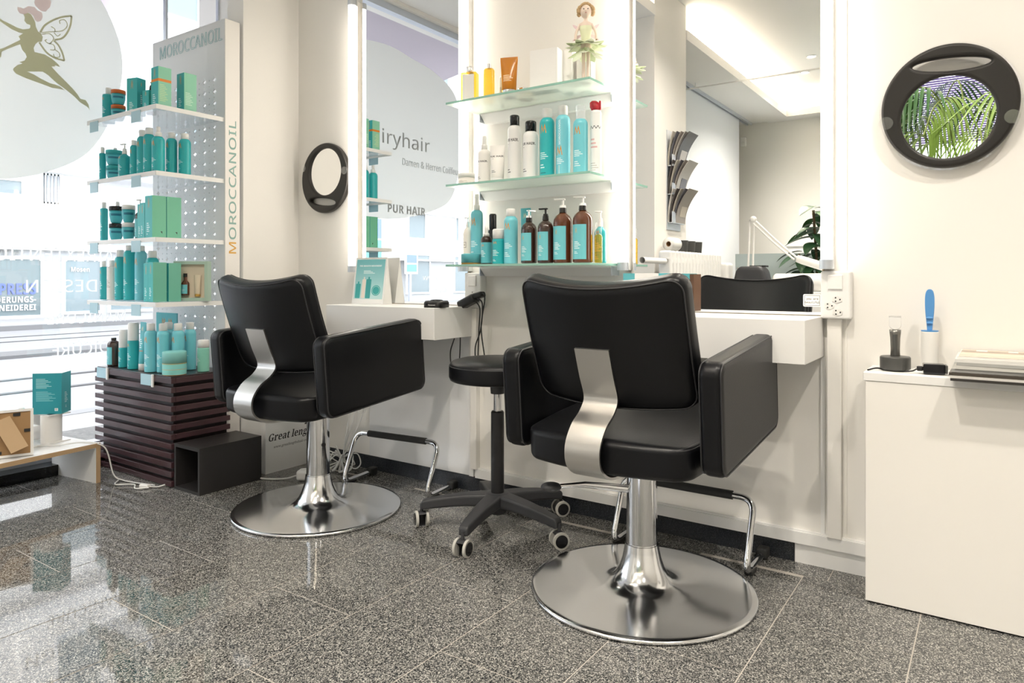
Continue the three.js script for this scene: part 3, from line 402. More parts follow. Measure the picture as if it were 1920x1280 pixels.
// ---------------------------------------------------------------- rolling stool
{
  const t = thing('rolling_stool', 'black round rolling stool with five castors between the two chairs', 'stool', [-1.437, 0, -2.003]);
  mesh('seat', lathe([[0, 0.52], [0.158, 0.52], [0.166, 0.524], [0.17, 0.535], [0.17, 0.568], [0.167, 0.578], [0.158, 0.588], [0.13, 0.595], [0.07, 0.599], [0, 0.6]], 64), M.leather, t);
  mesh('seat_seam', T(new THREE.TorusGeometry(0.1685, 0.0018, 6, 64).rotateX(Math.PI / 2), 0, 0.573, 0), M.piping, t);
  mesh('seat_socket', T(cyl(0.024, 0.028, 0.05), 0, 0.474, 0), M.plastic, t);
  mesh('gas_piston', T(cyl(0.014, 0.014, 0.08), 0, 0.4, 0), M.chrome, t);
  mesh('column', lathe([[0, 0.1], [0.023, 0.1], [0.023, 0.408], [0.02, 0.413], [0, 0.413]], 28), M.black, t);
  mesh('hub', lathe([[0, 0.055], [0.025, 0.055], [0.034, 0.065], [0.045, 0.085], [0.047, 0.118], [0.04, 0.128], [0, 0.13]], 28), M.plastic, t);
  for (let k = 0; k < 5; k++) {
    const a = (6.3 + 72 * k) * Math.PI / 180, leg = mesh('leg', (() => { const g = slab(0.25, 0.036, 0.05, 0.012, 0.008, 8, 2, (v) => { const u = (v.x + 0.125) / 0.25; v.z *= 1.25 - 0.6 * u; v.y *= 1.25 - 0.35 * u; v.y -= 0.028 * u * u; }); return T(g, 0.145, 0.105, 0); })(), M.plastic, t); leg.rotation.y = -a;
    const c = new THREE.Group(); c.name = 'castor'; c.position.set(0.27 * Math.cos(a), 0, 0.27 * Math.sin(a)); c.rotation.y = 0.9 + k * 0.8; t.add(c);
    mesh('stem', T(cyl(0.006, 0.006, 0.03), 0, 0.05, 0), M.plastic, c); mesh('hood', T(new THREE.CylinderGeometry(0.026, 0.026, 0.026, 20, 1, false, 0, Math.PI * 1.25).rotateX(Math.PI / 2), 0, 0.029, 0), M.plastic, c);
    for (const s of [-1, 1]) { const w = mesh('wheel', T(new THREE.CylinderGeometry(0.028, 0.028, 0.009, 28).rotateX(Math.PI / 2), 0, 0.028, s * 0.0185), M.greyWheel, c); mesh('wheel_cap', T(new THREE.CylinderGeometry(0.021, 0.021, 0.002, 24).rotateX(Math.PI / 2), 0, 0.028, s * 0.0238), M.blackGloss, w); }
  }
}
// ---------------------------------------------------------------- product display by the window
{
  const t = thing('display_stand', 'white perforated product display stand with five shelves by the window', 'display stand', [-3.19, 0, -1.9]);
  const s = poly([[-0.31, 0.46], [0.295, 0.46], [0.295, 2.06], [-0.31, 2.06]]), D = (x, y, a, b) => { const p = new THREE.Path(); p.moveTo(x, y + b); p.quadraticCurveTo(x - a * 0.25, y + b * 0.25, x - a, y); p.quadraticCurveTo(x - a * 0.25, y - b * 0.25, x, y - b); p.quadraticCurveTo(x + a * 0.25, y - b * 0.25, x + a, y); p.quadraticCurveTo(x + a * 0.25, y + b * 0.25, x, y + b); return p; };
  for (let j = 0; j < 24; j++) for (let i = 0; i < 7; i++) { const x = -0.265 + i * 0.08, y = 0.53 + j * 0.055; s.holes.push(D(x, y, 0.017, 0.017)); if (i < 6) s.holes.push(D(x + 0.04, y + 0.0, 0.007, 0.007)); if (j < 23) s.holes.push(D(x, y + 0.0275, 0.005, 0.005)); if (i < 6 && j < 23) s.holes.push(D(x + 0.04, y + 0.0275, 0.005, 0.005)); }
  mesh('perforated_panel', T(extr(s, 0.006, 0, 3), 0, 0, -0.006), M.displayWhite, t);
  mesh('side_post', rbox(0.295, 0.301, 0.0, 2.06, -0.075, 0.0, 0.001, 1), std(lin(0.86, 0.83, 0.79), 0.4), t);
  mesh('side_post', rbox(-0.316, -0.31, 0.0, 2.06, -0.075, 0.0, 0.001, 1), M.white, t); mesh('top_cap', box(-0.31, 0.295, 2.054, 2.06, -0.075, -0.006), M.white, t);
  { const sh = font.generateShapes('MOROCCANOIL', 1), tb = []; sh.forEach((q) => [q, ...q.holes].forEach((c) => { const p = c.getPoints(6).map((v) => [v.x * 0.0545 - 0.25, v.y * 0.06 + 1.965, 0.003]).filter((v, i, a) => i === 0 || Math.hypot(v[0] - a[i - 1][0], v[1] - a[i - 1][1]) > 1e-4); if (Math.hypot(p[0][0] - p[p.length - 1][0], p[0][1] - p[p.length - 1][1]) < 1e-4) p.pop(); tb.push(tube(p, 0.0009, p.length * 3, 4, true, 0.05)); })); mesh('outline_lettering', merge(...tb), std(lin(0.22, 0.5, 0.52), 0.4), t); }
  
  const v = lettering('OROCCANOIL', 0.545, 0.036, 0.001).rotateZ(Math.PI / 2).rotateY(Math.PI / 2); mesh('post_lettering', T(v, 0.3012, 1.055, -0.055), std(lin(0.25, 0.42, 0.38), 0.5), t);
  mesh('post_lettering', T(lettering('M', 0.052, 0.036, 0.001).rotateZ(Math.PI / 2).rotateY(Math.PI / 2), 0.3012, 0.99, -0.055), std(lin(0.75, 0.4, 0.06), 0.5), t);
  [1.61, 1.33, 1.05, 0.775].forEach((y) => {
    const sh = mesh('shelf', merge(rbox(-0.305, 0.29, y - 0.014, y, 0.002, 0.315, 0.002, 1)), M.acrylic, t);
    mesh('shelf_lip', merge(box(-0.305, 0.29, y - 0.02, y - 0.001, 0.313, 0.317), box(0.288, 0.292, y - 0.02, y - 0.001, 0, 0.315)), M.white, sh);
    for (const x of [-0.27, 0.1]) mesh('price_holder', box(x, x + 0.075, y - 0.06, y - 0.012, 0.318, 0.3205), M.tagBlue, sh);
  });
}
{
  const t = thing('slatted_cabinet', 'dark brown slatted wooden base cabinet under the product display', 'cabinet', [-3.16, 0, -1.616]);
  mesh('core', box(-0.295, 0.3, 0.004, 0.447, -0.272, -0.022), std(lin(0.02, 0.013, 0.014), 0.5), t);
  const fs = rbox(-0.33, 0.322, 0, 0.0225, -0.02, 0, 0.0012, 1), ss = rbox(0.3, 0.322, 0, 0.0225, -0.276, -0.021, 0.0012, 1), ls = rbox(-0.318, -0.296, 0, 0.0225, -0.276, -0.021, 0.0012, 1);
  for (let k = 0; k < 12; k++) { mesh('slat', fs, M.wood, t).position.y = 0.003 + k * 0.0392; mesh('slat', ss, M.wood, t).position.y = 0.003 + k * 0.0392; mesh('slat', ls, M.wood, t).position.y = 0.003 + k * 0.0392; }
  mesh('top_board', rbox(-0.312, 0.316, 0.447, 0.464, -0.276, -0.002, 0.0015, 1), std(lin(0.035, 0.022, 0.024), 0.3), t);
  for (const x of [-0.3, 0.09]) { mesh('price_holder', box(x, x + 0.085, 0.415, 0.462, 0.003, 0.006), M.tagBlue, t); mesh('holder_edge', box(x + 0.085, x + 0.097, 0.41, 0.464, 0.0, 0.006), M.capWhite, t); }
}
{
  const t = thing('step_box', 'black hollow step box on the floor beside the slatted cabinet', 'step', [-2.73, 0, -1.765]);
  mesh('shell', merge(box(-0.092, 0.092, 0.176, 0.19, -0.145, 0.145), box(-0.092, 0.092, 0, 0.012, -0.145, 0.145), box(-0.092, -0.08, 0.012, 0.176, -0.145, 0.145), box(0.08, 0.092, 0.012, 0.176, -0.145, 0.145)), M.darkBox, t);
}
{
  const t = thing('carton', 'white printed carton with black script on the floor behind the chair', 'box', [-2.775, 0, -2.12]);
  const face = std(0xffffff, 0.35, 0, { map: canvasTex(512, 512, (c) => { c.fillStyle = '#eceded'; c.fillRect(0, 0, 512, 512); c.fillStyle = '#1c1c20'; c.font = 'italic bold 92px serif'; c.fillText('Great lengths', 20, 220, 460); c.font = 'italic 30px serif'; c.fillText('www.greatlengthshair.com', 70, 290, 330); c.beginPath(); c.ellipse(400, 110, 46, 12, -0.3, 0, 7); c.fill(); c.beginPath(); c.ellipse(430, 120, 30, 9, 0.8, 0, 7); c.fill(); }) });
  mesh('body', new THREE.BoxGeometry(0.18, 0.25, 0.31).translate(0, 0.125, 0), [face, M.white, M.white, M.white, M.white, M.white], t); mesh('lid', rbox(-0.093, 0.093, 0.245, 0.262, -0.158, 0.158, 0.002, 1), M.white, t);
}
// ---------------------------------------------------------------- bottles, cans, jars, boxes
const FRONT = Math.PI;   // the printed middle of a wrapper then faces the room
function sprayCan(label, x, y, z, h, w, o = {}) {
  const t = thing(o.name || 'spray_can', label, o.category || 'spray can', [x, y, z], FRONT + (o.turn || 0), o.group), r = w / 2, cap = o.cap ?? h * 0.14, hb = h - cap;
  mesh('body', lathe([[0, 0], [r * 0.92, 0], [r, 0.004], [r, hb - r * 0.75], [r * 0.97, hb - r * 0.5], [r * 0.86, hb - r * 0.22], [r * 0.7, hb - 0.002], [r * 0.66, hb], [0, hb]]), o.mat || L.can, t);
  const c = r * (o.capR || 0.66); mesh('cap', T(lathe([[0, 0], [c, 0], [c, cap * 0.86], [c * 0.93, cap * 0.96], [c * 0.8, cap], [0, cap]], 24), 0, hb, 0), o.capMat || M.capWhite, t);
  if (o.spray) mesh('nozzle', T(merge(lathe([[0, 0], [r * 0.34, 0], [r * 0.3, o.spray * 0.6], [r * 0.36, o.spray * 0.62], [r * 0.3, o.spray], [0, o.spray]], 16)), 0, h, 0), o.capMat || M.capWhite, t);
  return t;
}
function flatCapBottle(label, x, y, z, h, w, o = {}) {   // straight body, narrower cap
  const t = thing(o.name || 'bottle', label, o.category || 'bottle', [x, y, z], FRONT + (o.turn || 0), o.group), r = w / 2, cap = o.cap ?? 0.03, hb = h - cap;
  mesh('body', lathe([[0, 0], [r * 0.95, 0], [r, 0.003], [r, hb - 0.006], [r * 0.93, hb], [0, hb]]), o.mat || L.bottle, t);
  const c = r * (o.capR || 0.55); mesh('cap', T(lathe([[0, 0], [c, 0], [c, cap * 0.9], [c * 0.85, cap], [0, cap]], 24), 0, hb, 0), o.capMat || M.capWhite, t); return t;
}
function jar(label, x, y, z, h, w, lidMat, o = {}) {   // bowl-shaped jar with a flat lid
  const t = thing('jar', label, 'jar', [x, y, z], FRONT + (o.turn || 0), o.group), r = w / 2, lid = h * 0.26, hb = h - lid;
  mesh('bowl', lathe([[0, 0], [r * 0.6, 0], [r * 0.74, hb * 0.1], [r * 0.88, hb * 0.35], [r * 0.97, hb * 0.7], [r * 0.98, hb], [0, hb]]), o.mat || L.jar, t);
  mesh('lid', T(lathe([[0, 0], [r, 0], [r, lid * 0.9], [r * 0.96, lid], [0, lid]]), 0, hb, 0), lidMat, t); return t;
}
function pumpBottle(label, x, y, z, h, w, o = {}) {   // shouldered bottle, wrap label, pump dispenser
  const t = thing('pump_bottle', label, 'bottle', [x, y, z], FRONT + (o.turn || 0), o.group), r = w / 2, hb = h * (o.body || 0.7), k = hb * 0.8, pm = o.pumpMat || M.capWhite, ph = h - hb;
  mesh('body', lathe([[0, 0], [r * 0.9, 0], [r, 0.005], [r, k], [r * 0.96, k + (hb - k) * 0.3], [r * 0.8, k + (hb - k) * 0.62], [r * 0.5, k + (hb - k) * 0.86], [r * 0.34, hb], [0, hb]]), o.mat || M.amber, t);
  if (o.labelMat !== null) mesh('label', T(new THREE.CylinderGeometry(r + 0.0006, r + 0.0006, k * 0.82, 24, 1, true, Math.PI - (o.spread || 0.85), 2 * (o.spread || 0.85)), 0, k * 0.5, 0), o.labelMat || L.amberLabel, t);
  mesh('collar', T(cyl(r * 0.42, r * 0.38, ph * 0.34, 20), 0, hb, 0), o.collarMat || M.capBlack, t);
  const p = mesh('pump', T(merge(T(cyl(r * 0.36, r * 0.3, ph * 0.22, 18), 0, ph * 0.3, 0), T(cyl(r * 0.13, r * 0.13, ph * 0.42, 12), 0, ph * 0.5, 0)), 0, hb, 0), pm, t);
  mesh('spout', T(merge(T(rbox(-r * 0.95, r * 0.25, 0, ph * 0.13, -r * 0.2, r * 0.2, 0.002), 0, 0, 0)), 0, hb + ph * 0.87, 0), pm, p).rotation.y = o.spout ?? 3.4; return t;
}
function pack(label, x, y, z, w, h, d, front, side, o = {}) {   // folding carton: front faces the room, side faces along the wall
  const t = thing(o.name || 'carton_box', label, 'box', [x, y, z], o.turn || 0, o.group), g = new THREE.BoxGeometry(w, h, d).translate(0, h / 2, 0);
  mesh('carton', g, [side, side, o.top || M.mint, M.mint, front, o.back || front], t); mesh('tuck_flap', box(-w / 2 + 0.002, w / 2 - 0.002, h, h + 0.0008, -d / 2 + 0.002, d / 2 - 0.003), o.top || M.mint, t); return t;
}
function squeezeTube(label, x, y, z, h, w, mat, o = {}) {   // stands on its cap, flat crimped end up
  const t = thing('squeeze_tube', label, 'tube', [x, y, z], FRONT + (o.turn || 0), o.group), c = o.cap ?? h * 0.14, r = w / 2;
  mesh('cap', lathe([[0, 0], [r * 0.8, 0], [r * 0.82, c * 0.9], [r * 0.78, c], [0, c]], 24), o.capMat || M.capWhite, t);
  mesh('tube_body', loft([[c, r * 0.8, r * 0.8], [c + (h - c) * 0.3, r * 0.85, r * 0.66], [c + (h - c) * 0.65, r * 0.94, r * 0.36], [h - 0.012, r, 0.002], [h, r, 0.0012]], 32), mat, t); return t;
}
const onS1 = 'top display shelf', onS2 = 'second display shelf', onS3 = 'third display shelf', onS4 = 'lowest acrylic display shelf', onB = 'slatted cabinet top';
// top display shelf
let y = 1.611;
flatCapBottle(`teal bottle with white cap at the window end of the ${onS1}`, -3.462, y, -1.665, 0.166, 0.054, { capR: 0.5, cap: 0.033, group: 'products on the top display shelf' });
jar(`teal jar with orange lid, lower of two on the ${onS1}`, -3.372, y, -1.665, 0.07, 0.062, M.orangeLid, { group: 'products on the top display shelf' });
jar(`teal jar with orange lid, stacked upper one on the ${onS1}`, -3.372, y + 0.0705, -1.665, 0.07, 0.062, M.orangeLid, { group: 'products on the top display shelf' });
pack(`slim white carton behind the orange-lidded jars on the ${onS1}`, -3.31, y, -1.72, 0.035, 0.15, 0.035, L.whiteLabel, M.paper, { top: M.paper, group: 'products on the top display shelf' });
pack(`tall teal carton beside the brown bottle on the ${onS1}`, -3.212, y, -1.665, 0.062, 0.168, 0.046, L.boxFront, L.bottle, { turn: 0.25, group: 'products on the top display shelf' });
pumpBottle(`brown glass oil bottle with black cap on the ${onS1}`, -3.13, y, -1.69, 0.148, 0.042, { mat: M.darkAmber, body: 0.78, pumpMat: M.capBlack, spout: 0.5, group: 'products on the top display shelf' });
pack(`small teal carton in front of the brown oil bottle on the ${onS1}`, -3.055, y, -1.64, 0.038, 0.085, 0.036, L.boxFront, M.teal, { turn: 0.2, group: 'products on the top display shelf' });
pack(`tall teal carton with orange band on the ${onS1}`, -2.985, y, -1.655, 0.058, 0.176, 0.058, L.boxBand, L.boxSideBand, { group: 'products on the top display shelf' });
pack(`tall teal and pale green carton without band on the ${onS1}`, -2.965, y, -1.76, 0.058, 0.17, 0.058, L.boxFront, L.boxSide, { group: 'products on the top display shelf' });
// second display shelf
y = 1.331;
const g2 = { group: 'products on the second display shelf' };
flatCapBottle(`thin teal bottle at the window end of the ${onS2}`, -3.478, y, -1.645, 0.165, 0.03, { cap: 0.03, ...g2 });
flatCapBottle(`thin white bottle next to the window end of the ${onS2}`, -3.452, y, -1.69, 0.165, 0.03, { cap: 0.03, mat: L.whiteLabel, ...g2 });
jar(`wide teal jar with teal lid, lower of two on the ${onS2}`, -3.4, y, -1.66, 0.07, 0.066, M.teal, g2); jar(`wide teal jar with teal lid, stacked upper one on the ${onS2}`, -3.4, y + 0.0705, -1.66, 0.072, 0.072, M.teal, g2);
pumpBottle(`clear teal pump bottle on the ${onS2}`, -3.285, y, -1.65, 0.162, 0.052, { mat: L.bottle, labelMat: null, collarMat: M.capWhite, ...g2 });
sprayCan(`slim short teal can beside the pump bottle on the ${onS2}`, -3.222, y, -1.66, 0.172, 0.034, g2);
sprayCan(`taller teal can beside the slim one on the ${onS2}`, -3.158, y, -1.665, 0.21, 0.046, g2); sprayCan(`tall teal can beside the nozzle bottle on the ${onS2}`, -3.083, y, -1.655, 0.21, 0.048, g2);
sprayCan(`teal bottle with pointed spray nozzle on the ${onS2}`, -2.99, y, -1.645, 0.178, 0.052, { spray: 0.024, cap: 0.02, capR: 0.55, name: 'spray_bottle', category: 'bottle', ...g2 });
sprayCan(`teal can hidden behind the spray nozzle bottle on the ${onS2}`, -3.0, y, -1.71, 0.188, 0.046, g2); sprayCan(`teal can standing alone near the post on the ${onS2}`, -2.955, y, -1.745, 0.185, 0.05, g2);
// third display shelf
y = 1.051;
const g3 = { group: 'products on the third display shelf' };
flatCapBottle(`thin teal bottle at the window end of the ${onS3}`, -3.475, y, -1.65, 0.185, 0.034, { cap: 0.03, ...g3 }); flatCapBottle(`thin white bottle behind the black-lidded jars on the ${onS3}`, -3.43, y, -1.69, 0.188, 0.03, { cap: 0.032, mat: L.whiteLabel, ...g3 });
jar(`teal jar with black lid, lower of two on the ${onS3}`, -3.362, y, -1.65, 0.078, 0.06, M.capBlack, g3); jar(`teal jar with black lid, stacked upper one on the ${onS3}`, -3.362, y + 0.0785, -1.65, 0.08, 0.06, M.capBlack, g3);
jar(`teal jar with white lid, lower of two on the ${onS3}`, -3.26, y, -1.655, 0.078, 0.056, M.capWhite, g3); jar(`teal jar with white lid, stacked upper one on the ${onS3}`, -3.26, y + 0.0785, -1.655, 0.08, 0.056, M.capWhite, g3);
pumpBottle(`brown bottle with clear pump between jars and cartons on the ${onS3}`, -3.197, y, -1.675, 0.184, 0.044, { mat: M.darkAmber, ...g3 });
pack(`narrow teal carton beside the brown pump bottle on the ${onS3}`, -3.146, y, -1.665, 0.036, 0.156, 0.04, L.boxFront, L.boxSide, g3); pack(`narrow teal carton beside the large green-sided carton on the ${onS3}`, -3.1, y, -1.663, 0.04, 0.158, 0.06, L.boxFront, M.teal, g3);
pack(`large teal carton with pale green side at the front corner of the ${onS3}`, -3.012, y, -1.645, 0.058, 0.182, 0.062, L.boxFront, L.boxPlain, g3); pack(`large teal carton with pale green side, behind its twin on the ${onS3}`, -3.012, y, -1.712, 0.058, 0.182, 0.066, L.boxFront, L.boxPlain, g3);
// lowest acrylic shelf
y = 0.776;
const g4 = { group: 'products on the lowest acrylic shelf' };
flatCapBottle(`small teal bottle at the window end of the ${onS4}`, -3.465, y, -1.645, 0.182, 0.034, { cap: 0.028, ...g4 }); flatCapBottle(`white bottle beside the small teal one on the ${onS4}`, -3.4, y, -1.65, 0.185, 0.044, { cap: 0.03, mat: L.whiteLabel, ...g4 });
sprayCan(`teal can beside the white bottle on the ${onS4}`, -3.335, y, -1.655, 0.232, 0.046, g4); sprayCan(`tallest teal can on the ${onS4}`, -3.25, y, -1.655, 0.25, 0.05, { cap: 0.024, ...g4 }); sprayCan(`tall paler blue can on the ${onS4}`, -3.172, y, -1.665, 0.247, 0.05, { cap: 0.024, mat: L.canLight, ...g4 }); sprayCan(`teal can behind the narrow cartons on the ${onS4}`, -3.075, y, -1.665, 0.222, 0.054, g4);
pack(`narrow teal carton in front of the cans on the ${onS4}`, -3.017, y, -1.625, 0.036, 0.165, 0.04, L.boxFront, M.teal, g4); pack(`narrow teal carton with green side at the corner of the ${onS4}`, -2.966, y, -1.628, 0.038, 0.168, 0.06, L.boxFront, M.green, g4); pack(`green-sided carton behind the corner carton on the ${onS4}`, -2.966, y, -1.695, 0.038, 0.166, 0.056, L.boxFront, M.green, g4);
{
  const t = thing('gift_set', `pale green gift box with window, bottle and tube on the ${onS4}`, 'gift box', [-2.95, y, -1.778], 0.62, 'products on the lowest acrylic shelf');
  mesh('box_frame', merge(box(-0.075, 0.075, 0, 0.014, -0.02, 0.02), box(-0.075, 0.075, 0.162, 0.176, -0.02, 0.02), box(-0.075, -0.061, 0.014, 0.162, -0.02, 0.02), box(0.061, 0.075, 0.014, 0.162, -0.02, 0.02)), std(lin(0.42, 0.56, 0.46), 0.5), t);
  mesh('tray', box(-0.061, 0.061, 0.014, 0.162, -0.018, 0.006), std(lin(0.72, 0.62, 0.48), 0.7), t); mesh('oil_bottle', T(lathe([[0, 0], [0.016, 0], [0.017, 0.003], [0.017, 0.055], [0.007, 0.068], [0.007, 0.09], [0, 0.09]], 20), -0.026, 0.024, 0.012), M.amber, t);
  mesh('bottle_label', T(new THREE.CylinderGeometry(0.0174, 0.0174, 0.04, 20, 1, true, -0.9, 1.8), -0.026, 0.052, 0.012), L.amberLabel, t); mesh('bottle_cap', T(cyl(0.008, 0.008, 0.016, 16), -0.026, 0.106, 0.012), M.capBlack, t); mesh('cream_tube', T(loft([[0, 0.012, 0.012], [0.05, 0.014, 0.008], [0.085, 0.016, 0.001]], 20), 0.028, 0.03, 0.012), std(lin(0.7, 0.6, 0.45), 0.4), t); mesh('tube_cap', T(cyl(0.012, 0.012, 0.012, 16), 0.028, 0.02, 0.012), M.gold, t);
}
// on the slatted cabinet
y = 0.4648;
const gB = { group: 'products on the slatted cabinet' };
pumpBottle(`brown glass bottle with teal label and clear pump on the ${onB}`, -3.415, y, -1.665, 0.15, 0.056, { mat: M.darkAmber, pumpMat: M.clear, body: 0.82, ...gB }); flatCapBottle(`short teal bottle with tall white cap on the ${onB}`, -3.325, y, -1.665, 0.174, 0.042, { cap: 0.082, capR: 0.95, ...gB }); flatCapBottle(`taller teal bottle with wide white cap on the ${onB}`, -3.228, y, -1.66, 0.21, 0.048, { cap: 0.08, capR: 0.97, ...gB });
squeezeTube(`teal cream tube with orange line standing on its cap on the ${onB}`, -3.15, y, -1.665, 0.215, 0.05, L.tubeTeal, gB);
[[-3.06, -1.65, 'beside the cream tube'], [-3.005, -1.675, 'behind the round banded jar'], [-3.068, -1.735, 'in the back row beside the teal sign'], [-2.965, -1.72, 'with the orange mark nearest the post'], [-2.99, -1.79, 'last in the back row']].forEach(([x, z, w]) => sprayCan(`teal mousse can ${w} on the ${onB}`, x, y, z, 0.214, 0.052, { ...gB, mat: L.canLight, cap: 0.032 }));
{ const t = thing('round_jar', `round mint jar with orange bands at the corner of the ${onB}`, 'jar', [-2.898, y, -1.665], 0, 'products on the slatted cabinet'); mesh('body', lathe([[0, 0], [0.046, 0], [0.048, 0.002], [0.048, 0.047], [0.047, 0.049], [0, 0.049]]), L.roundJar, t); mesh('lid', T(lathe([[0, 0], [0.048, 0], [0.048, 0.046], [0.046, 0.05], [0, 0.05]]), 0, 0.0495, 0), std(lin(0.25, 0.6, 0.57), 0.4), t); mesh('gold_line', T(new THREE.TorusGeometry(0.048, 0.001, 6, 48).rotateX(Math.PI / 2), 0, 0.049, 0), M.gold, t); }
flatCapBottle(`mint bottle with pale cap standing alone at the wall end of the ${onB}`, -2.885, y, -1.79, 0.14, 0.05, { cap: 0.034, capR: 0.97, mat: wrap('#86c9b6', (c) => bars(c, 214, 220, 90, 4, 24)), ...gB });
{ const t = thing('counter_sign', 'teal card sign with orange emblems behind the mousse cans', 'sign', [-3.2, y, -1.8]); mesh('card', box(-0.09, 0.09, 0, 0.25, -0.003, 0), M.tealLight, t); mesh('print', new THREE.PlaneGeometry(0.178, 0.246).translate(0, 0.125, 0.0006), std(0xffffff, 0.5, 0, { map: canvasTex(256, 352, (c) => { c.fillStyle = '#4fb6bd'; c.fillRect(0, 0, 256, 352); emM(c, 70, 40, 44); emM(c, 150, 40, 44); }) }), t); }
// ---------------------------------------------------------------- wall shelves between the mirrors
y = shelfTop.top;
{
  const sq = (label, x, z, w, h, d, cap) => { const t = thing('oil_bottle', label, 'bottle', [x, y, z], 0.35, 'products on the uppermost glass shelf'); mesh('body', rbox(-w / 2, w / 2, 0, h - cap - 0.004, -d / 2, d / 2, 0.004, 2), M.yellowGlass, t); mesh('label', box(-w / 2 + 0.008, w / 2 - 0.008, 0.006, h - cap - 0.014, d / 2, d / 2 + 0.0006), M.capWhite, t); mesh('cap', T(lathe([[0, 0], [w * 0.22, 0], [w * 0.22, cap], [0, cap]], 20), 0, h - cap - 0.004, 0), M.polished, t); };
  sq('large square yellow oil bottle with white label on the uppermost glass shelf', -1.655, -2.125, 0.062, 0.148, 0.04, 0.024);
  const t = thing('oil_bottle', 'slim yellow glass oil bottle without label on the uppermost glass shelf', 'bottle', [-1.567, y, -2.13], 0, 'products on the uppermost glass shelf'); mesh('body', lathe([[0, 0], [0.02, 0], [0.021, 0.003], [0.021, 0.115], [0.017, 0.122], [0.01, 0.124], [0, 0.124]]), M.yellowGlass, t); mesh('cap', T(cyl(0.009, 0.009, 0.016, 16), 0, 0.124, 0), M.polished, t);
}
flatCapBottle('small white bottle half hidden behind the slim yellow bottle', -1.56, y, -2.215, 0.14, 0.036, { mat: L.whiteLabel, group: 'products on the uppermost glass shelf' });
squeezeTube('amber orange cream tube standing on silver cap on the uppermost glass shelf', -1.472, y, -2.125, 0.148, 0.066, L.tubeOrange, { capMat: M.polished, cap: 0.026, turn: 0.35, group: 'products on the uppermost glass shelf' });
{ const t = thing('jar', 'low orange jar with silver lid behind the orange tube', 'jar', [-1.44, y, -2.19], 0, 'products on the uppermost glass shelf'); mesh('body', lathe([[0, 0], [0.03, 0], [0.031, 0.003], [0.031, 0.028], [0, 0.028]]), M.gold, t); mesh('lid', T(cyl(0.032, 0.031, 0.012), 0, 0.028, 0), M.polished, t); }
[[-1.318, -2.135, 0.105, 0.146, 0.05, 'widest plain white carton'], [-1.262, -2.2, 0.04, 0.15, 0.05, 'narrow plain white carton'], [-1.205, -2.225, 0.052, 0.142, 0.045, 'cream white carton nearest the flower doll']].forEach(([x, z, w, h, d, n]) => pack(`${n} on the uppermost glass shelf`, x, y, z, w, h, d, M.capWhite, M.paper, { turn: 0.15, top: M.paper, group: 'products on the uppermost glass shelf' }));
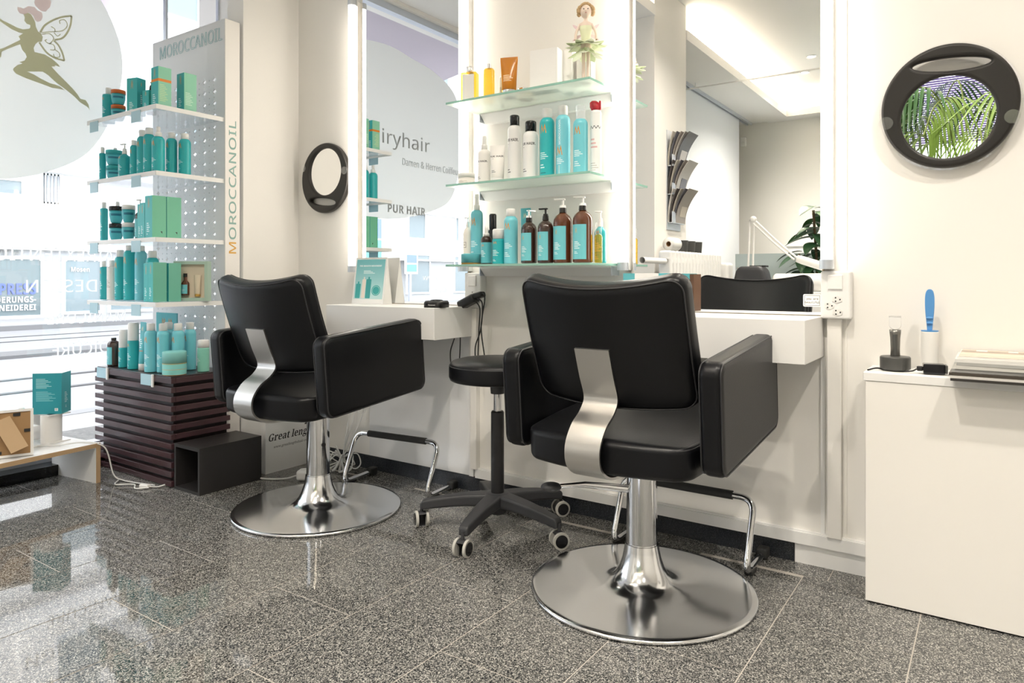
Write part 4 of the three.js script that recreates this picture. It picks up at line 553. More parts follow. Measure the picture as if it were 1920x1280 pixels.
{ // flower fairy doll
  const t = thing('fairy_doll', 'flower fairy doll with pale green petal skirt on the uppermost glass shelf', 'doll', [-1.15, y, -2.12], 0.5), skin = std(lin(0.8, 0.66, 0.56), 0.6);
  mesh('body', merge(T(lathe([[0, 0], [0.006, 0.002], [0.0055, 0.07], [0.007, 0.115], [0, 0.118]], 12), -0.008, 0, 0), T(lathe([[0, 0], [0.006, 0.002], [0.0055, 0.07], [0.007, 0.115], [0, 0.118]], 12), 0.008, 0, 0), loft([[0.11, 0.02, 0.016], [0.15, 0.014, 0.011], [0.185, 0.02, 0.013], [0.205, 0.021, 0.012], [0.212, 0.008, 0.008], [0.225, 0.006, 0.006]], 20), T(new THREE.SphereGeometry(0.021, 20, 16).scale(0.92, 1.1, 0.95), 0, 0.244, 0.002), T(new THREE.SphereGeometry(0.0028, 8, 6), 0, 0.242, 0.0225), tube([[-0.019, 0.203, 0], [-0.032, 0.175, 0.006], [-0.036, 0.145, 0.012]], 0.0045, 16, 8), tube([[0.019, 0.203, 0], [0.032, 0.175, 0.006], [0.036, 0.145, 0.012]], 0.0045, 16, 8), loft([[0, 0.008, 0.014, -0.008, 0.006], [0.006, 0.006, 0.01, -0.008, 0.004]], 12), loft([[0, 0.008, 0.014, 0.008, 0.006], [0.006, 0.006, 0.01, 0.008, 0.004]], 12)), skin, t);
  mesh('bodice', loft([[0.135, 0.0165, 0.0135], [0.155, 0.0155, 0.0125], [0.18, 0.0205, 0.0145], [0.195, 0.021, 0.014]], 20), std(lin(0.72, 0.75, 0.52), 0.7), t);
  for (const s of [-1, 1]) { mesh('eye', T(new THREE.SphereGeometry(0.002, 8, 6), s * 0.007, 0.248, 0.0205), M.black, t); }
  mesh('mouth', T(new THREE.SphereGeometry(0.0022, 8, 6).scale(1.5, 0.5, 0.6), 0, 0.235, 0.0215), std(lin(0.6, 0.2, 0.18), 0.5), t);
  const hs = []; for (let k = 0; k < 26; k++) { const a = -0.35 + (k / 25) * (Math.PI + 0.7); hs.push(T(new THREE.SphereGeometry(0.0062 + 0.002 * rnd(), 8, 6), 0.0225 * Math.cos(a) * (1.02 + 0.1 * rnd()), 0.246 + 0.024 * Math.sin(a), -0.006 + 0.01 * rnd())); } hs.push(T(new THREE.SphereGeometry(0.0205, 16, 12), 0, 0.249, -0.006)); mesh('hair', merge(...hs), std(lin(0.55, 0.38, 0.2), 0.8), t);
  const petal = (() => { const s = new THREE.Shape(); s.moveTo(0, 0); s.bezierCurveTo(0.024, 0.02, 0.022, 0.055, 0, 0.074); s.bezierCurveTo(-0.022, 0.055, -0.024, 0.02, 0, 0); const g = extr(s, 0.0014, 0, 10), p = g.attributes.position; for (let i = 0; i < p.count; i++) p.setZ(i, p.getZ(i) + 3 * p.getX(i) ** 2 * 3 - 2.6 * (p.getY(i) - 0.03) ** 2); g.computeVertexNormals(); return g; })(), pm = [std(lin(0.68, 0.74, 0.52), 0.75), std(lin(0.76, 0.79, 0.64), 0.75), std(lin(0.56, 0.64, 0.4), 0.75)];
  for (let r = 0; r < 3; r++) for (let k = 0; k < 9; k++) { const q = mesh('petal', petal, pm[(k + r) % 3], t); q.position.set(0, 0.146 - r * 0.008, 0); q.rotation.order = 'YXZ'; q.rotation.set(Math.PI - [1.15, 1.4, 0.9][r], (k + r * 0.37) * Math.PI * 2 / 9, 0); }
  const wing = (() => { const s = new THREE.Shape(); s.moveTo(0, 0); s.quadraticCurveTo(0.014, 0.018, 0.034, 0.022); s.quadraticCurveTo(0.026, 0, 0, 0); return extr(s, 0.001); })();
  for (const sx of [-1, 1]) for (const sy of [1, -1]) { const q = mesh('wing', wing, std(lin(0.8, 0.62, 0.66), 0.6), t); q.position.set(sx * 0.012, sy > 0 ? 0.185 : 0.172, -0.014); q.scale.set(sx, sy, 1); }
}
y = shelfTop.mid;
const gm = { group: 'products on the middle glass shelf' };
{ const t = thing('jar', 'low white wax jar with grey print at the end of the middle glass shelf', 'jar', [-1.675, y, -2.13], FRONT, gm.group); mesh('body', lathe([[0, 0], [0.03, 0], [0.032, 0.003], [0.032, 0.03], [0, 0.03]]), L.waxJar, t); mesh('lid', T(lathe([[0, 0], [0.0325, 0], [0.0325, 0.016], [0.031, 0.018], [0, 0.018]]), 0, 0.03, 0), M.capWhite, t); }
flatCapBottle('tiny white bottle with brown cap on the middle glass shelf', -1.645, y, -2.19, 0.094, 0.028, { mat: L.whiteLabel, capMat: std(lin(0.1, 0.05, 0.03), 0.4), cap: 0.012, capR: 0.9, ...gm });
sprayCan('slim white bottle with tall spray nozzle on the middle glass shelf', -1.597, y, -2.14, 0.152, 0.048, { mat: L.purTube, cap: 0.02, capR: 0.5, spray: 0.032, name: 'spray_bottle', category: 'bottle', ...gm });
squeezeTube('white cream tube with black lettering on the middle glass shelf', -1.532, y, -2.135, 0.142, 0.06, L.purTube, { ...gm, turn: 0.3 });
sprayCan('tall white can with black cap and lettering on the middle glass shelf', -1.458, y, -2.14, 0.245, 0.05, { mat: L.pur, capMat: M.capBlack, cap: 0.038, capR: 0.72, ...gm }); sprayCan('shorter white can with black cap and lettering on the middle glass shelf', -1.38, y, -2.13, 0.212, 0.057, { mat: L.pur, capMat: M.capBlack, cap: 0.038, capR: 0.7, ...gm });
sprayCan('deep teal spray can beside the shorter black-capped can', -1.308, y, -2.125, 0.247, 0.053, { mat: L.can, ...gm }); sprayCan('pale blue can with vertical white brand lettering on the middle glass shelf', -1.246, y, -2.13, 0.25, 0.051, { mat: L.canName, ...gm }); sprayCan('pale blue mousse can with clear pump cap on the middle glass shelf', -1.176, y, -2.13, 0.243, 0.051, { mat: L.canLight, capMat: M.acrylic, cap: 0.05, ...gm });
{ const t = thing('spray_can', 'white printed can with red transparent cap on the middle glass shelf', 'spray can', [-1.127, y, -2.15], FRONT, gm.group); mesh('body', lathe([[0, 0], [0.018, 0], [0.019, 0.003], [0.019, 0.212], [0.014, 0.222], [0, 0.222]]), L.redCan, t); mesh('cap', T(loft([[0, 0.015, 0.015], [0.012, 0.019, 0.017, 0.003], [0.028, 0.017, 0.014, 0.006], [0.034, 0.009, 0.008, 0.008]], 18), 0, 0.2205, 0), M.red, t); mesh('trigger', rbox(-0.021, -0.013, 0.222, 0.252, -0.006, 0.006, 0.003), M.red, t); }
y = shelfTop.low;
const gl = { group: 'products on the lowest glass shelf' };
pumpBottle('clear slim bottle with small square mark at the end of the lowest glass shelf', -1.692, y, -2.16, 0.185, 0.036, { mat: L.clearText, labelMat: null, collarMat: M.capWhite, body: 0.8, ...gl });
sprayCan('tall teal bottle with spray nozzle on the lowest glass shelf', -1.652, y, -2.165, 0.232, 0.048, { mat: L.canLight, cap: 0.022, capR: 0.5, spray: 0.04, name: 'spray_bottle', category: 'bottle', ...gl });
{ const t = thing('jar', 'low wide teal jar with gold band on the lowest glass shelf', 'jar', [-1.622, y, -2.09], 0, gl.group); mesh('body', lathe([[0, 0], [0.037, 0], [0.037, 0.006], [0, 0.006]]), M.gold, t); mesh('lid', T(lathe([[0, 0], [0.038, 0], [0.038, 0.032], [0.036, 0.034], [0, 0.034]]), 0, 0.006, 0), M.tealLight, t); }
sprayCan('small brown glass spray bottle with teal label on the lowest glass shelf', -1.557, y, -2.1, 0.115, 0.042, { mat: wrap('#5ab4bd', (c) => { c.fillStyle = '#2a150c'; c.fillRect(0, 0, 512, 110); c.fillRect(0, 490, 512, 22); emM(c, 226, 150, 40); bars(c, 212, 260, 90, 5, 26); }), cap: 0.012, capR: 0.5, spray: 0.028, name: 'spray_bottle', category: 'bottle', ...gl });
flatCapBottle('bottle with tall black cap behind the small brown spray bottle', -1.59, y, -2.185, 0.195, 0.036, { mat: M.blackGloss, capMat: M.capBlack, cap: 0.06, capR: 0.8, ...gl }); flatCapBottle('short teal bottle with wide white cap on the lowest glass shelf', -1.497, y, -2.095, 0.128, 0.048, { cap: 0.036, capR: 0.97, ...gl });
sprayCan('pale blue spray can with orange emblem beside the brown pump bottles', -1.447, y, -2.1, 0.2, 0.05, { mat: L.canLight, ...gl }); squeezeTube('teal tube half hidden behind the pale blue can', -1.435, y, -2.18, 0.208, 0.045, L.tubeTeal, gl);
pumpBottle('slim brown pump bottle beside the pale blue can', -1.372, y, -2.105, 0.192, 0.057, { mat: M.darkAmber, pumpMat: M.polished, body: 0.78, spout: 1.2, ...gl }); pumpBottle('slim brown bottle with long black pump spout on the lowest glass shelf', -1.302, y, -2.105, 0.195, 0.056, { mat: M.darkAmber, pumpMat: M.capBlack, body: 0.78, spout: Math.PI, ...gl });
pumpBottle('large amber bottle with white pump beside the black-spout bottle', -1.241, y, -2.12, 0.226, 0.066, { body: 0.78, spout: 3.5, ...gl }); pumpBottle('large amber bottle with white pump beside the small teal pump bottle', -1.162, y, -2.12, 0.228, 0.068, { body: 0.79, spout: 3.5, ...gl });
pumpBottle('small teal pump bottle behind the last amber bottle', -1.128, y, -2.185, 0.182, 0.042, { mat: L.bottle, labelMat: null, collarMat: M.capWhite, ...gl }); sprayCan('thin yellow serum bottle with clear cap at the lamp end of the shelf', -1.112, y, -2.14, 0.138, 0.026, { mat: M.yellowGlass, capMat: M.clear, cap: 0.04, capR: 0.8, name: 'serum_bottle', category: 'bottle', ...gl });
// ---------------------------------------------------------------- on the consoles
{
  const t = thing('poster_stand', 'teal product poster on a white tent card on the console', 'poster', [-2.3, 0.7635, -2.24], 0.06); const art = canvasTex(512, 600, (c) => {
    const g = c.createLinearGradient(0, 0, 0, 600); g.addColorStop(0, '#6fb9bd'); g.addColorStop(1, '#bfe0df'); c.fillStyle = g; c.fillRect(0, 0, 512, 600); c.fillStyle = '#fff'; c.font = 'bold 34px ' + sans; c.textAlign = 'center'; c.fillText('THE SMOOTH MOVEMENT', 256, 110, 400); bars(c, 140, 170, 230, 3, 18);
    const b = (x, w, h, col) => { c.fillStyle = col; c.beginPath(); c.roundRect ? c.roundRect(x, 590 - h, w, h, 14) : c.rect(x, 590 - h, w, h); c.fill(); c.fillRect(x + w * 0.35, 590 - h - 34, w * 0.3, 40); }; b(20, 90, 220, '#2fa3a0'); b(130, 66, 290, '#e8dccf'); b(204, 90, 290, '#2b9a98'); c.fillStyle = '#2fa3a0'; c.beginPath(); c.arc(390, 470, 78, 0, 7); c.fill(); c.strokeStyle = '#bfe6e2'; c.lineWidth = 5; c.beginPath(); c.arc(390, 470, 62, 0, 7); c.stroke();
  });
  const front = mesh('front_card', box(-0.093, 0.093, 0, 0.208, -0.002, 0), M.capWhite, t); front.rotation.x = -0.145; front.position.z = 0.03;
  mesh('print', new THREE.PlaneGeometry(0.168, 0.178).translate(0, 0.11, 0.0008), std(0xffffff, 0.35, 0, { map: art }), front); const back = mesh('rear_card', box(-0.093, 0.093, 0, 0.208, 0, 0.002), M.paper, t); back.rotation.x = 0.145; back.position.z = -0.03;
  mesh('side_panel', T(extr(poly([[-0.029, 0.001], [0.029, 0.001], [0.0, 0.2]]), 0.001).rotateY(Math.PI / 2), 0.092, 0, 0), M.paper, t); mesh('base_strip', box(-0.093, 0.093, 0, 0.0015, -0.029, 0.029), M.capWhite, t);
}
{
  const t = thing('charging_dock', 'small black charging dock with round well on the console end', 'charger', [-1.8, 0.7635, -2.1], 0.25); mesh('base', loft([[0, 0.042, 0.042], [0.018, 0.042, 0.042], [0.026, 0.038, 0.036]], 32, 0.45), M.black, t); mesh('well', T(new THREE.TorusGeometry(0.021, 0.004, 8, 32).rotateX(Math.PI / 2), 0, 0.026, 0), M.blackGloss, t); mesh('badge', T(lettering('Panasonic', 0.03, 0.0045, 0.0006), -0.015, 0.008, 0.0415), M.capWhite, t);
}
{
  const t = thing('power_plug', 'black power adapters plugged into the socket beneath the shelves', 'adapter', [-1.735, 0.785, -2.252]);
  const a = mesh('adapter_body', rbox(-0.05, 0.04, -0.018, 0.018, 0, 0.045, 0.01, 3), M.black, t); a.rotation.z = 0.42; a.position.set(-0.005, 0, 0.0); const b = mesh('adapter_body', rbox(-0.02, 0.03, -0.012, 0.012, 0, 0.04, 0.008, 3), M.black, t); b.position.set(0.035, 0.022, 0.0); b.rotation.z = 0.25;
  [[[-0.05, -0.02, 0.03], [-0.055, -0.08, 0.05], [-0.052, -0.14, 0.055], [-0.07, -0.2, 0.06], [-0.068, -0.26, 0.06]], [[-0.035, -0.02, 0.03], [-0.032, -0.08, 0.05], [-0.028, -0.15, 0.05], [-0.032, -0.24, 0.05]], [[0.05, 0.025, 0.03], [0.075, 0.03, 0.03], [0.078, 0.0, 0.03], [0.07, -0.06, 0.035], [0.066, -0.12, 0.035], [0.09, -0.24, 0.04]], [[0.045, 0.012, 0.03], [0.066, -0.005, 0.03], [0.07, -0.06, 0.035], [0.06, -0.12, 0.035], [0.04, -0.18, 0.04], [0.042, -0.25, 0.04]], [[0.035, 0.0, 0.03], [0.055, -0.03, 0.03], [0.058, -0.11, 0.04], [0.052, -0.25, 0.04]]].forEach((p) => mesh('cable', tube(p, 0.0026, 40, 6), M.black, t));
}
{ const t = thing('gift_box', 'teal and white gift box lying on the console behind the front chair', 'box', [-0.945, 0.7635, -2.17], 0.1); mesh('carton', box(-0.075, 0.075, 0, 0.13, -0.03, 0.03), M.tealLight, t); mesh('white_band', box(-0.035, 0.045, 0.0, 0.1305, -0.0305, 0.0308), M.capWhite, t); mesh('brown_edge', box(0.075, 0.09, 0, 0.128, -0.028, 0.028), std(lin(0.14, 0.07, 0.04), 0.5), t); }
// ---------------------------------------------------------------- low cabinet and what stands on it
{ const t = thing('low_cabinet', 'plain cream white low cabinet against the wall', 'cabinet', [0.45, 0, -2.209]); mesh('front_panel', rbox(-0.74, 0.95, 0.004, 0.6, 0.073, 0.091, 0.002, 1), M.wall, t); mesh('carcass', box(-0.738, 0.948, 0.01, 0.6, -0.07, 0.0725), M.wall, t); mesh('top_board', rbox(-0.745, 0.955, 0.6, 0.6235, -0.088, 0.093, 0.002, 1), M.white, t); }
{
  const t = thing('hair_clipper', 'grey hair clipper upright in a round black charging base', 'clipper', [-0.226, 0.624, -2.195], 0.1);
  mesh('charging_base', lathe([[0, 0], [0.031, 0], [0.033, 0.003], [0.038, 0.006], [0.038, 0.036], [0.036, 0.039], [0, 0.04]], 40), M.greyPlastic, t); mesh('handle', loft([[0.038, 0.012, 0.012], [0.06, 0.0115, 0.012], [0.09, 0.0125, 0.012], [0.103, 0.014, 0.012], [0.112, 0.0145, 0.012]], 28), std(lin(0.2, 0.195, 0.18), 0.3, 0.6), t); mesh('grip_strip', loft([[0.042, 0.005, 0.0015, 0, 0.0115], [0.1, 0.006, 0.0015, 0, 0.0118]], 12), M.greyPlastic, t);
  const s = new THREE.Shape(); s.moveTo(-0.015, 0.03); s.lineTo(0.015, 0.03); s.lineTo(0.015, 0.008); s.quadraticCurveTo(0.013, -0.004, 0, -0.005); s.quadraticCurveTo(-0.013, -0.004, -0.015, 0.008); mesh('blade_head', T(extr(s, 0.02, 0.002), 0, 0.117, -0.008), std(lin(0.82, 0.81, 0.79), 0.35), t); mesh('comb_edge', merge(...Array.from({ length: 12 }, (_, k) => box(-0.0145 + k * 0.00245, -0.0133 + k * 0.00245, 0.146, 0.151, -0.004, 0.01))), M.polished, t);
  mesh('power_cable', tube([[-0.03, 0.003, 0.01], [-0.045, 0.006, 0.02], [-0.06, 0.003, 0.03], [-0.066, 0.002, 0.04]], 0.0022, 24, 6), M.black, t);
}
{
  const t = thing('lint_roller', 'lint roller with blue handle standing upright beside the clipper', 'lint roller', [-0.147, 0.624, -2.24]); mesh('paper_roll', lathe([[0.009, 0], [0.0205, 0], [0.0215, 0.002], [0.0215, 0.106], [0.0205, 0.108], [0.009, 0.108]], 36), M.paper, t); mesh('collar', T(cyl(0.021, 0.021, 0.003), 0, 0.108, 0), M.blue, t);
  const s = new THREE.Shape(); s.moveTo(-0.006, 0); s.lineTo(0.006, 0); s.bezierCurveTo(0.008, 0.03, 0.0118, 0.05, 0.0112, 0.085); s.bezierCurveTo(0.0108, 0.108, 0.006, 0.113, 0, 0.113); s.bezierCurveTo(-0.006, 0.113, -0.0108, 0.108, -0.0112, 0.085); s.bezierCurveTo(-0.0118, 0.05, -0.008, 0.03, -0.006, 0); const h = new THREE.Path(); h.absarc(0, 0.1, 0.0072, 0, Math.PI * 2, true); s.holes.push(h);
  mesh('handle', T(extr(s, 0.014, 0.0015, 16), 0, 0.111, -0.007), M.blue, t); mesh('thumb_ridge', merge(T(new THREE.SphereGeometry(0.008, 14, 10).scale(1, 0.45, 0.4), 0, 0.145, 0.007), T(new THREE.SphereGeometry(0.007, 14, 10).scale(1, 0.5, 0.4), 0, 0.131, 0.007)), M.blue, t);
}
{ const t = thing('power_adapter', 'black plug-in power adapter lying in front of the lint roller', 'adapter', [-0.138, 0.624, -2.165], 0.15); mesh('body', rbox(-0.02, 0.03, 0.002, 0.028, -0.018, 0.018, 0.003), M.blackGloss, t); mesh('plug_face', rbox(0.03, 0.036, 0.004, 0.026, -0.016, 0.016, 0.002), M.greyPlastic, t); mesh('strain_relief', rbox(-0.034, -0.02, 0.007, 0.02, -0.006, 0.006, 0.003), M.black, t); mesh('cord', tube([[-0.034, 0.012, 0], [-0.044, 0.006, 0], [-0.06, 0.003, -0.005]], 0.002, 20, 6), M.black, t); }
{
  const cols = [[0.03, 0.026, 0.022], [0.62, 0.6, 0.57], [0.05, 0.04, 0.03], [0.36, 0.36, 0.35], [0.6, 0.59, 0.55], [0.4, 0.4, 0.38], [0.7, 0.69, 0.66], [0.78, 0.76, 0.72]], th = [0.006, 0.006, 0.007, 0.008, 0.009, 0.007, 0.008, 0.006], pl = ['dark-covered magazine at the very bottom of the stack', 'pale magazine just above the bottom dark one', 'dark-edged magazine third from the bottom of the stack', 'grey magazine in the lower middle of the stack', 'thick pale magazine in the middle of the stack', 'grey magazine under the two top ones', 'white magazine just under the top one', 'topmost magazine with brown and cream cover'];
  let yy = 0.624; cols.forEach((c, k) => {
    const t = thing('magazine', pl[k] + ' on the cabinet', 'magazine', [0.048 + (k > 3 ? 0.012 : 0) + 0.004 * Math.sin(k * 3), yy, -2.185 + (k < 3 ? 0.02 : 0.005) + 0.003 * Math.cos(k * 5)], -0.01 * (k % 3), 'magazine stack on the cabinet'), h = th[k]; mesh('pages', box(-0.137, 0.14, 0.001, h - 0.001, -0.105, 0.106), M.paper, t); mesh('cover', merge(box(-0.139, 0.141, h - 0.001, h, -0.107, 0.108), box(-0.139, 0.141, 0, 0.001, -0.107, 0.108), box(-0.139, 0.141, 0.001, h - 0.001, 0.1065, 0.108)), std(lin(...c), 0.3), t);
    if (k === 7) mesh('cover_print', new THREE.PlaneGeometry(0.276, 0.21).rotateX(-Math.PI / 2).translate(0.001, h + 0.0004, 0), std(0xffffff, 0.25, 0, { map: canvasTex(512, 384, (q) => { q.fillStyle = '#cdbca8'; q.fillRect(0, 0, 512, 384); q.fillStyle = '#9a8672'; q.fillRect(0, 60, 512, 90); q.fillStyle = '#e8d2b8'; q.fillRect(0, 200, 512, 60); q.fillStyle = '#f1ece2'; q.fillRect(60, 20, 46, 60); q.fillRect(190, 26, 40, 50); }) }), t);
    yy += h + 0.0003;
  });
}
// ---------------------------------------------------------------- window bench and its things
const bench = thing('window_bench', 'low white bench with raw board edge under the shop window', 'bench', [-3.335, 0, -1.47], 0.12);
mesh('top_board', box(-0.165, 0.165, 0.152, 0.17, 0.0, 1.2), M.white, bench); mesh('edge_band', box(0.165, 0.167, 0.152, 0.17, 0, 1.2), M.mdf, bench); mesh('end_panel', box(-0.16, 0.165, 0, 0.152, 0, 0.018), M.white, bench); mesh('edge_band', box(0.165, 0.167, 0, 0.152, 0, 0.018), M.mdf, bench); mesh('end_panel', box(-0.16, 0.165, 0, 0.152, 1.18, 1.198), M.white, bench);
function bentStand(x, z, label) { const t = thing('riser_stand', label, 'display riser', [x, 0.1705, z], 0.12, 'white bent display risers'); mesh('shell', merge(box(-0.06, 0.06, 0.118, 0.122, -0.045, 0.045), box(-0.06, 0.06, 0, 0.004, -0.045, 0.045), box(-0.06, -0.056, 0.004, 0.118, -0.045, 0.045)), M.capWhite, t); mesh('round_front', T(new THREE.CylinderGeometry(0.045, 0.045, 0.122, 24, 1, false, 0, Math.PI).rotateY(0), 0.0, 0.061, 0).scale(0.5, 1, 1).translate(0.03, 0, 0.02), M.capWhite, t); return t; }
bentStand(-3.385, -1.39, 'white bent plastic riser with rounded front under the big teal carton'); bentStand(-3.36, -1.26, 'white bent plastic riser with rounded front beside the picture frame').scale.y = 0.72;
pack('big teal gift carton with printed back on the white riser by the window', -3.385, 0.293, -1.39, 0.115, 0.175, 0.085, L.boxBack, L.boxBackSide, { turn: 0.75, top: M.capWhite });
flatCapBottle('small teal bottle with white cap at the window behind the frame', -3.462, 0.1705, -1.21, 0.15, 0.044, { cap: 0.03, group: 'small bottles on the bench' }); flatCapBottle('small teal bottle with white cap between the two risers at the window', -3.455, 0.1705, -1.3, 0.15, 0.04, { cap: 0.03, group: 'small bottles on the bench' });
{ const t = thing('picture_frame', 'white picture frame seen from behind with brown backing on the bench', 'picture frame', [-3.2, 0.171, -1.155], 1.2); const f = new THREE.Group(); f.name = 'frame_assembly'; t.add(f); f.rotation.x = -0.2; mesh('rim', merge(box(-0.085, 0.085, 0, 0.01, -0.008, 0.008), box(-0.085, 0.085, 0.175, 0.185, -0.008, 0.008), box(-0.085, -0.075, 0.01, 0.175, -0.008, 0.008), box(0.075, 0.085, 0.01, 0.175, -0.008, 0.008)), M.capWhite, f); mesh('backing', box(-0.075, 0.075, 0.01, 0.175, -0.003, 0.003), M.brownBoard, f); for (const [x, yy] of [[0.03, 0.165], [0.066, 0.1], [-0.03, 0.02]]) mesh('clip', box(x - 0.012, x + 0.012, yy - 0.006, yy + 0.006, 0.003, 0.007), M.black, f); const leg = mesh('easel_leg', box(-0.03, 0.03, -0.15, 0, 0, 0.003), M.mdf, f); leg.position.set(-0.02, 0.15, 0.006); leg.rotation.set(-0.42, 0, 0.42); }
// cables
tag(mesh('white_cable', tube([[-3.3, 0.176, -1.3], [-3.24, 0.176, -1.36], [-3.2, 0.178, -1.43], [-3.155, 0.15, -1.5], [-3.14, 0.03, -1.53], [-3.1, 0.006, -1.55], [-3.02, 0.006, -1.56], [-2.96, 0.006, -1.575], [-2.9, 0.01, -1.58]], 0.003, 90, 6), M.cable), 'thin white cable from the bench to the slatted cabinet foot', 'cable');
tag(mesh('white_cable', tube([[-3.12, 0.005, -1.54], [-3.06, 0.006, -1.5], [-3.0, 0.006, -1.545], [-2.94, 0.005, -1.52], [-2.9, 0.006, -1.555]], 0.003, 60, 6), M.cable), 'short white cable loop on the floor by the slatted cabinet', 'cable');
{ const t = thing('cord_switch', 'white inline cord connector lying before the slatted cabinet', 'connector', [-2.93, 0, -1.555], 0.3); mesh('body', rbox(-0.022, 0.022, 0, 0.016, -0.011, 0.011, 0.004), M.capWhite, t); mesh('cord', tube([[0.02, 0.008, 0], [0.05, 0.005, -0.015], [0.075, 0.012, -0.03]], 0.0028, 24, 6), M.cable, t); }
{
  const t = thing('cable_bundle', 'tied bundle of white cable on the floor under the poster console', 'cable', [-2.4, 0, -2.16]);
  for (let k = 0; k < 14; k++) { const a = rnd() * 6.28, r = 0.05 + 0.035 * rnd(), e = 0.25 + 0.7 * rnd(); mesh('loop', tube([[0, 0.07, 0], [Math.cos(a) * r, 0.07 + 0.05 * e, Math.sin(a) * r], [Math.cos(a + 0.35) * r * 1.5, 0.06 + 0.03 * (rnd() - 0.5), Math.sin(a + 0.35) * r * 1.2], [Math.cos(a + 0.6) * r, 0.03 + 0.01 * rnd(), Math.sin(a + 0.6) * r]], 0.0028, 36, 6, true), M.cable, t); }
  mesh('tie', T(new THREE.TorusGeometry(0.012, 0.004, 8, 16), 0, 0.07, 0), M.cable, t); for (const [dx, dz] of [[0.0, -0.02], [0.05, -0.01], [-0.03, -0.03]]) mesh('hanging_cable', tube([[0, 0.075, 0], [dx * 0.6, 0.14, dz], [dx, 0.26, -0.07], [dx * 0.7, 0.4, -0.1], [dx * 0.5, 0.6, -0.11]], 0.0025, 40, 6), M.cable, t);
}
{ const t = thing('power_strip', 'white power strip on the floor beside the cable bundle', 'power strip', [-2.44, 0, -2.03], 0.5); mesh('body', rbox(-0.07, 0.07, 0.002, 0.045, -0.028, 0.028, 0.012, 3), M.capWhite, t); for (const x of [-0.04, 0, 0.04]) mesh('outlet', T(cyl(0.017, 0.017, 0.002, 6), x, 0.0452, 0), M.paper, t); mesh('cord', tube([[-0.07, 0.02, 0], [-0.12, 0.006, 0.01], [-0.2, 0.005, 0.02], [-0.27, 0.005, 0.0]], 0.0035, 30, 6), M.cable, t); }
{ const t = thing('plastic_bag', 'clear plastic bag with cables hanging beneath the poster console', 'bag', [-2.315, 0.6385, -2.2]); const lv = []; for (let k = 0; k <= 14; k++) { const u = k / 14; lv.push([-0.36 + 0.36 * u, 0.012 + 0.045 * Math.sin(u * 2.6) + 0.006 * Math.sin(u * 17), 0.01 + 0.03 * Math.sin(u * 2.4) + 0.005 * Math.cos(u * 13), 0.008 * Math.sin(u * 9), 0.006 * Math.cos(u * 7)]); } mesh('film', loft(lv, 28, 0.8), M.clear, t); for (let k = 0; k < 4; k++) mesh('cable', tube([[0, -0.05, 0], [0.02 * Math.cos(k * 1.7), -0.12, 0.02 * Math.sin(k * 1.7)], [-0.015 * Math.cos(k), -0.18, 0.01], [0.02 * Math.sin(k * 2), -0.1, -0.01]], 0.0025, 30, 6, true), M.cable, t); }
// ---------------------------------------------------------------- the room behind, seen in the mirrors
{ const t = thing('magazine_rack', 'grey metal wall rack with three rows of magazines on the side pillar', 'magazine rack', [-2.089, 0, 0.72]); mesh('back_plate', box(0, 0.006, 1.25, 2.02, -0.14, 0.14), M.alu, t); [1.3, 1.52, 1.74].forEach((yy) => { mesh('pocket', merge(box(0.006, 0.04, yy, yy + 0.006, -0.13, 0.13), box(0.04, 0.045, yy, yy + 0.09, -0.13, 0.13)), M.alu, t); }); }
[1.306, 1.526, 1.746].forEach((yy, r) => { for (let k = 0; k < 5; k++) { const t = thing('rack_magazine', `${['pale', 'black', 'cream', 'dark blue-grey', 'brown'][(k + r) % 5]}-covered curled magazine in the ${['bottom', 'middle', 'top'][r]} pocket of the wall rack`, 'magazine', [-2.078 + k * 0.008, yy, 0.72 + 0.02 * (k - 2)], 0, `magazines in the ${['bottom', 'middle', 'top'][r]} rack pocket`); const c = [[0.5, 0.48, 0.45], [0.07, 0.06, 0.06], [0.45, 0.42, 0.36], [0.12, 0.12, 0.14], [0.3, 0.27, 0.24]][(k + r) % 5]; const g = slab(0.2, 0.27, 0.005, 0.003, 0.0015, 6, 10, (v) => { const u = v.y + 0.135; v.z += 1.1 * u * u * (0.5 + 0.22 * k) ; v.y = u * (1 - 0.15 * u); }); mesh('cover', g.rotateY(Math.PI / 2), std(lin(...c), 0.35), t); mesh('label_patch', T(slab(0.12, 0.08, 0.002, 0.002, 0.0008, 4, 6, (v) => { const u = v.y + 0.09; v.z += 1.1 * u * u * (0.5 + 0.22 * k) + 0.004; v.y = u; }).rotateY(Math.PI / 2), 0, 0, 0.02), std(lin(...[[0.6, 0.57, 0.55], [0.4, 0.36, 0.42], [0.1, 0.08, 0.07], [0.55, 0.5, 0.42], [0.2, 0.2, 0.24]][(k * 2 + r) % 5]), 0.4), t); } });
{ const t = thing('column_radiator', 'white column radiator beside the side pillar', 'radiator', [-2.01, 0, 0.95], 0); for (let k = 0; k < 17; k++) mesh('rib', rbox(-0.05, 0.05, 0.12, 1.08, -0.6 + k * 0.07, -0.555 + k * 0.07, 0.018, 3), M.white, t); mesh('header', merge(rbox(-0.04, 0.04, 0.98, 1.03, -0.6, 0.565, 0.012), rbox(-0.04, 0.04, 0.16, 0.21, -0.6, 0.565, 0.012)), M.white, t); mesh('feed_pipe', tube([[0, 1.0, -0.6], [0, 1.0, -0.7], [0, 1.0, -1.0]], 0.022, 12, 12), M.white, t); mesh('foot', merge(box(-0.03, 0.03, 0, 0.12, -0.45, -0.42), box(-0.03, 0.03, 0, 0.12, 0.38, 0.41)), M.white, t); }
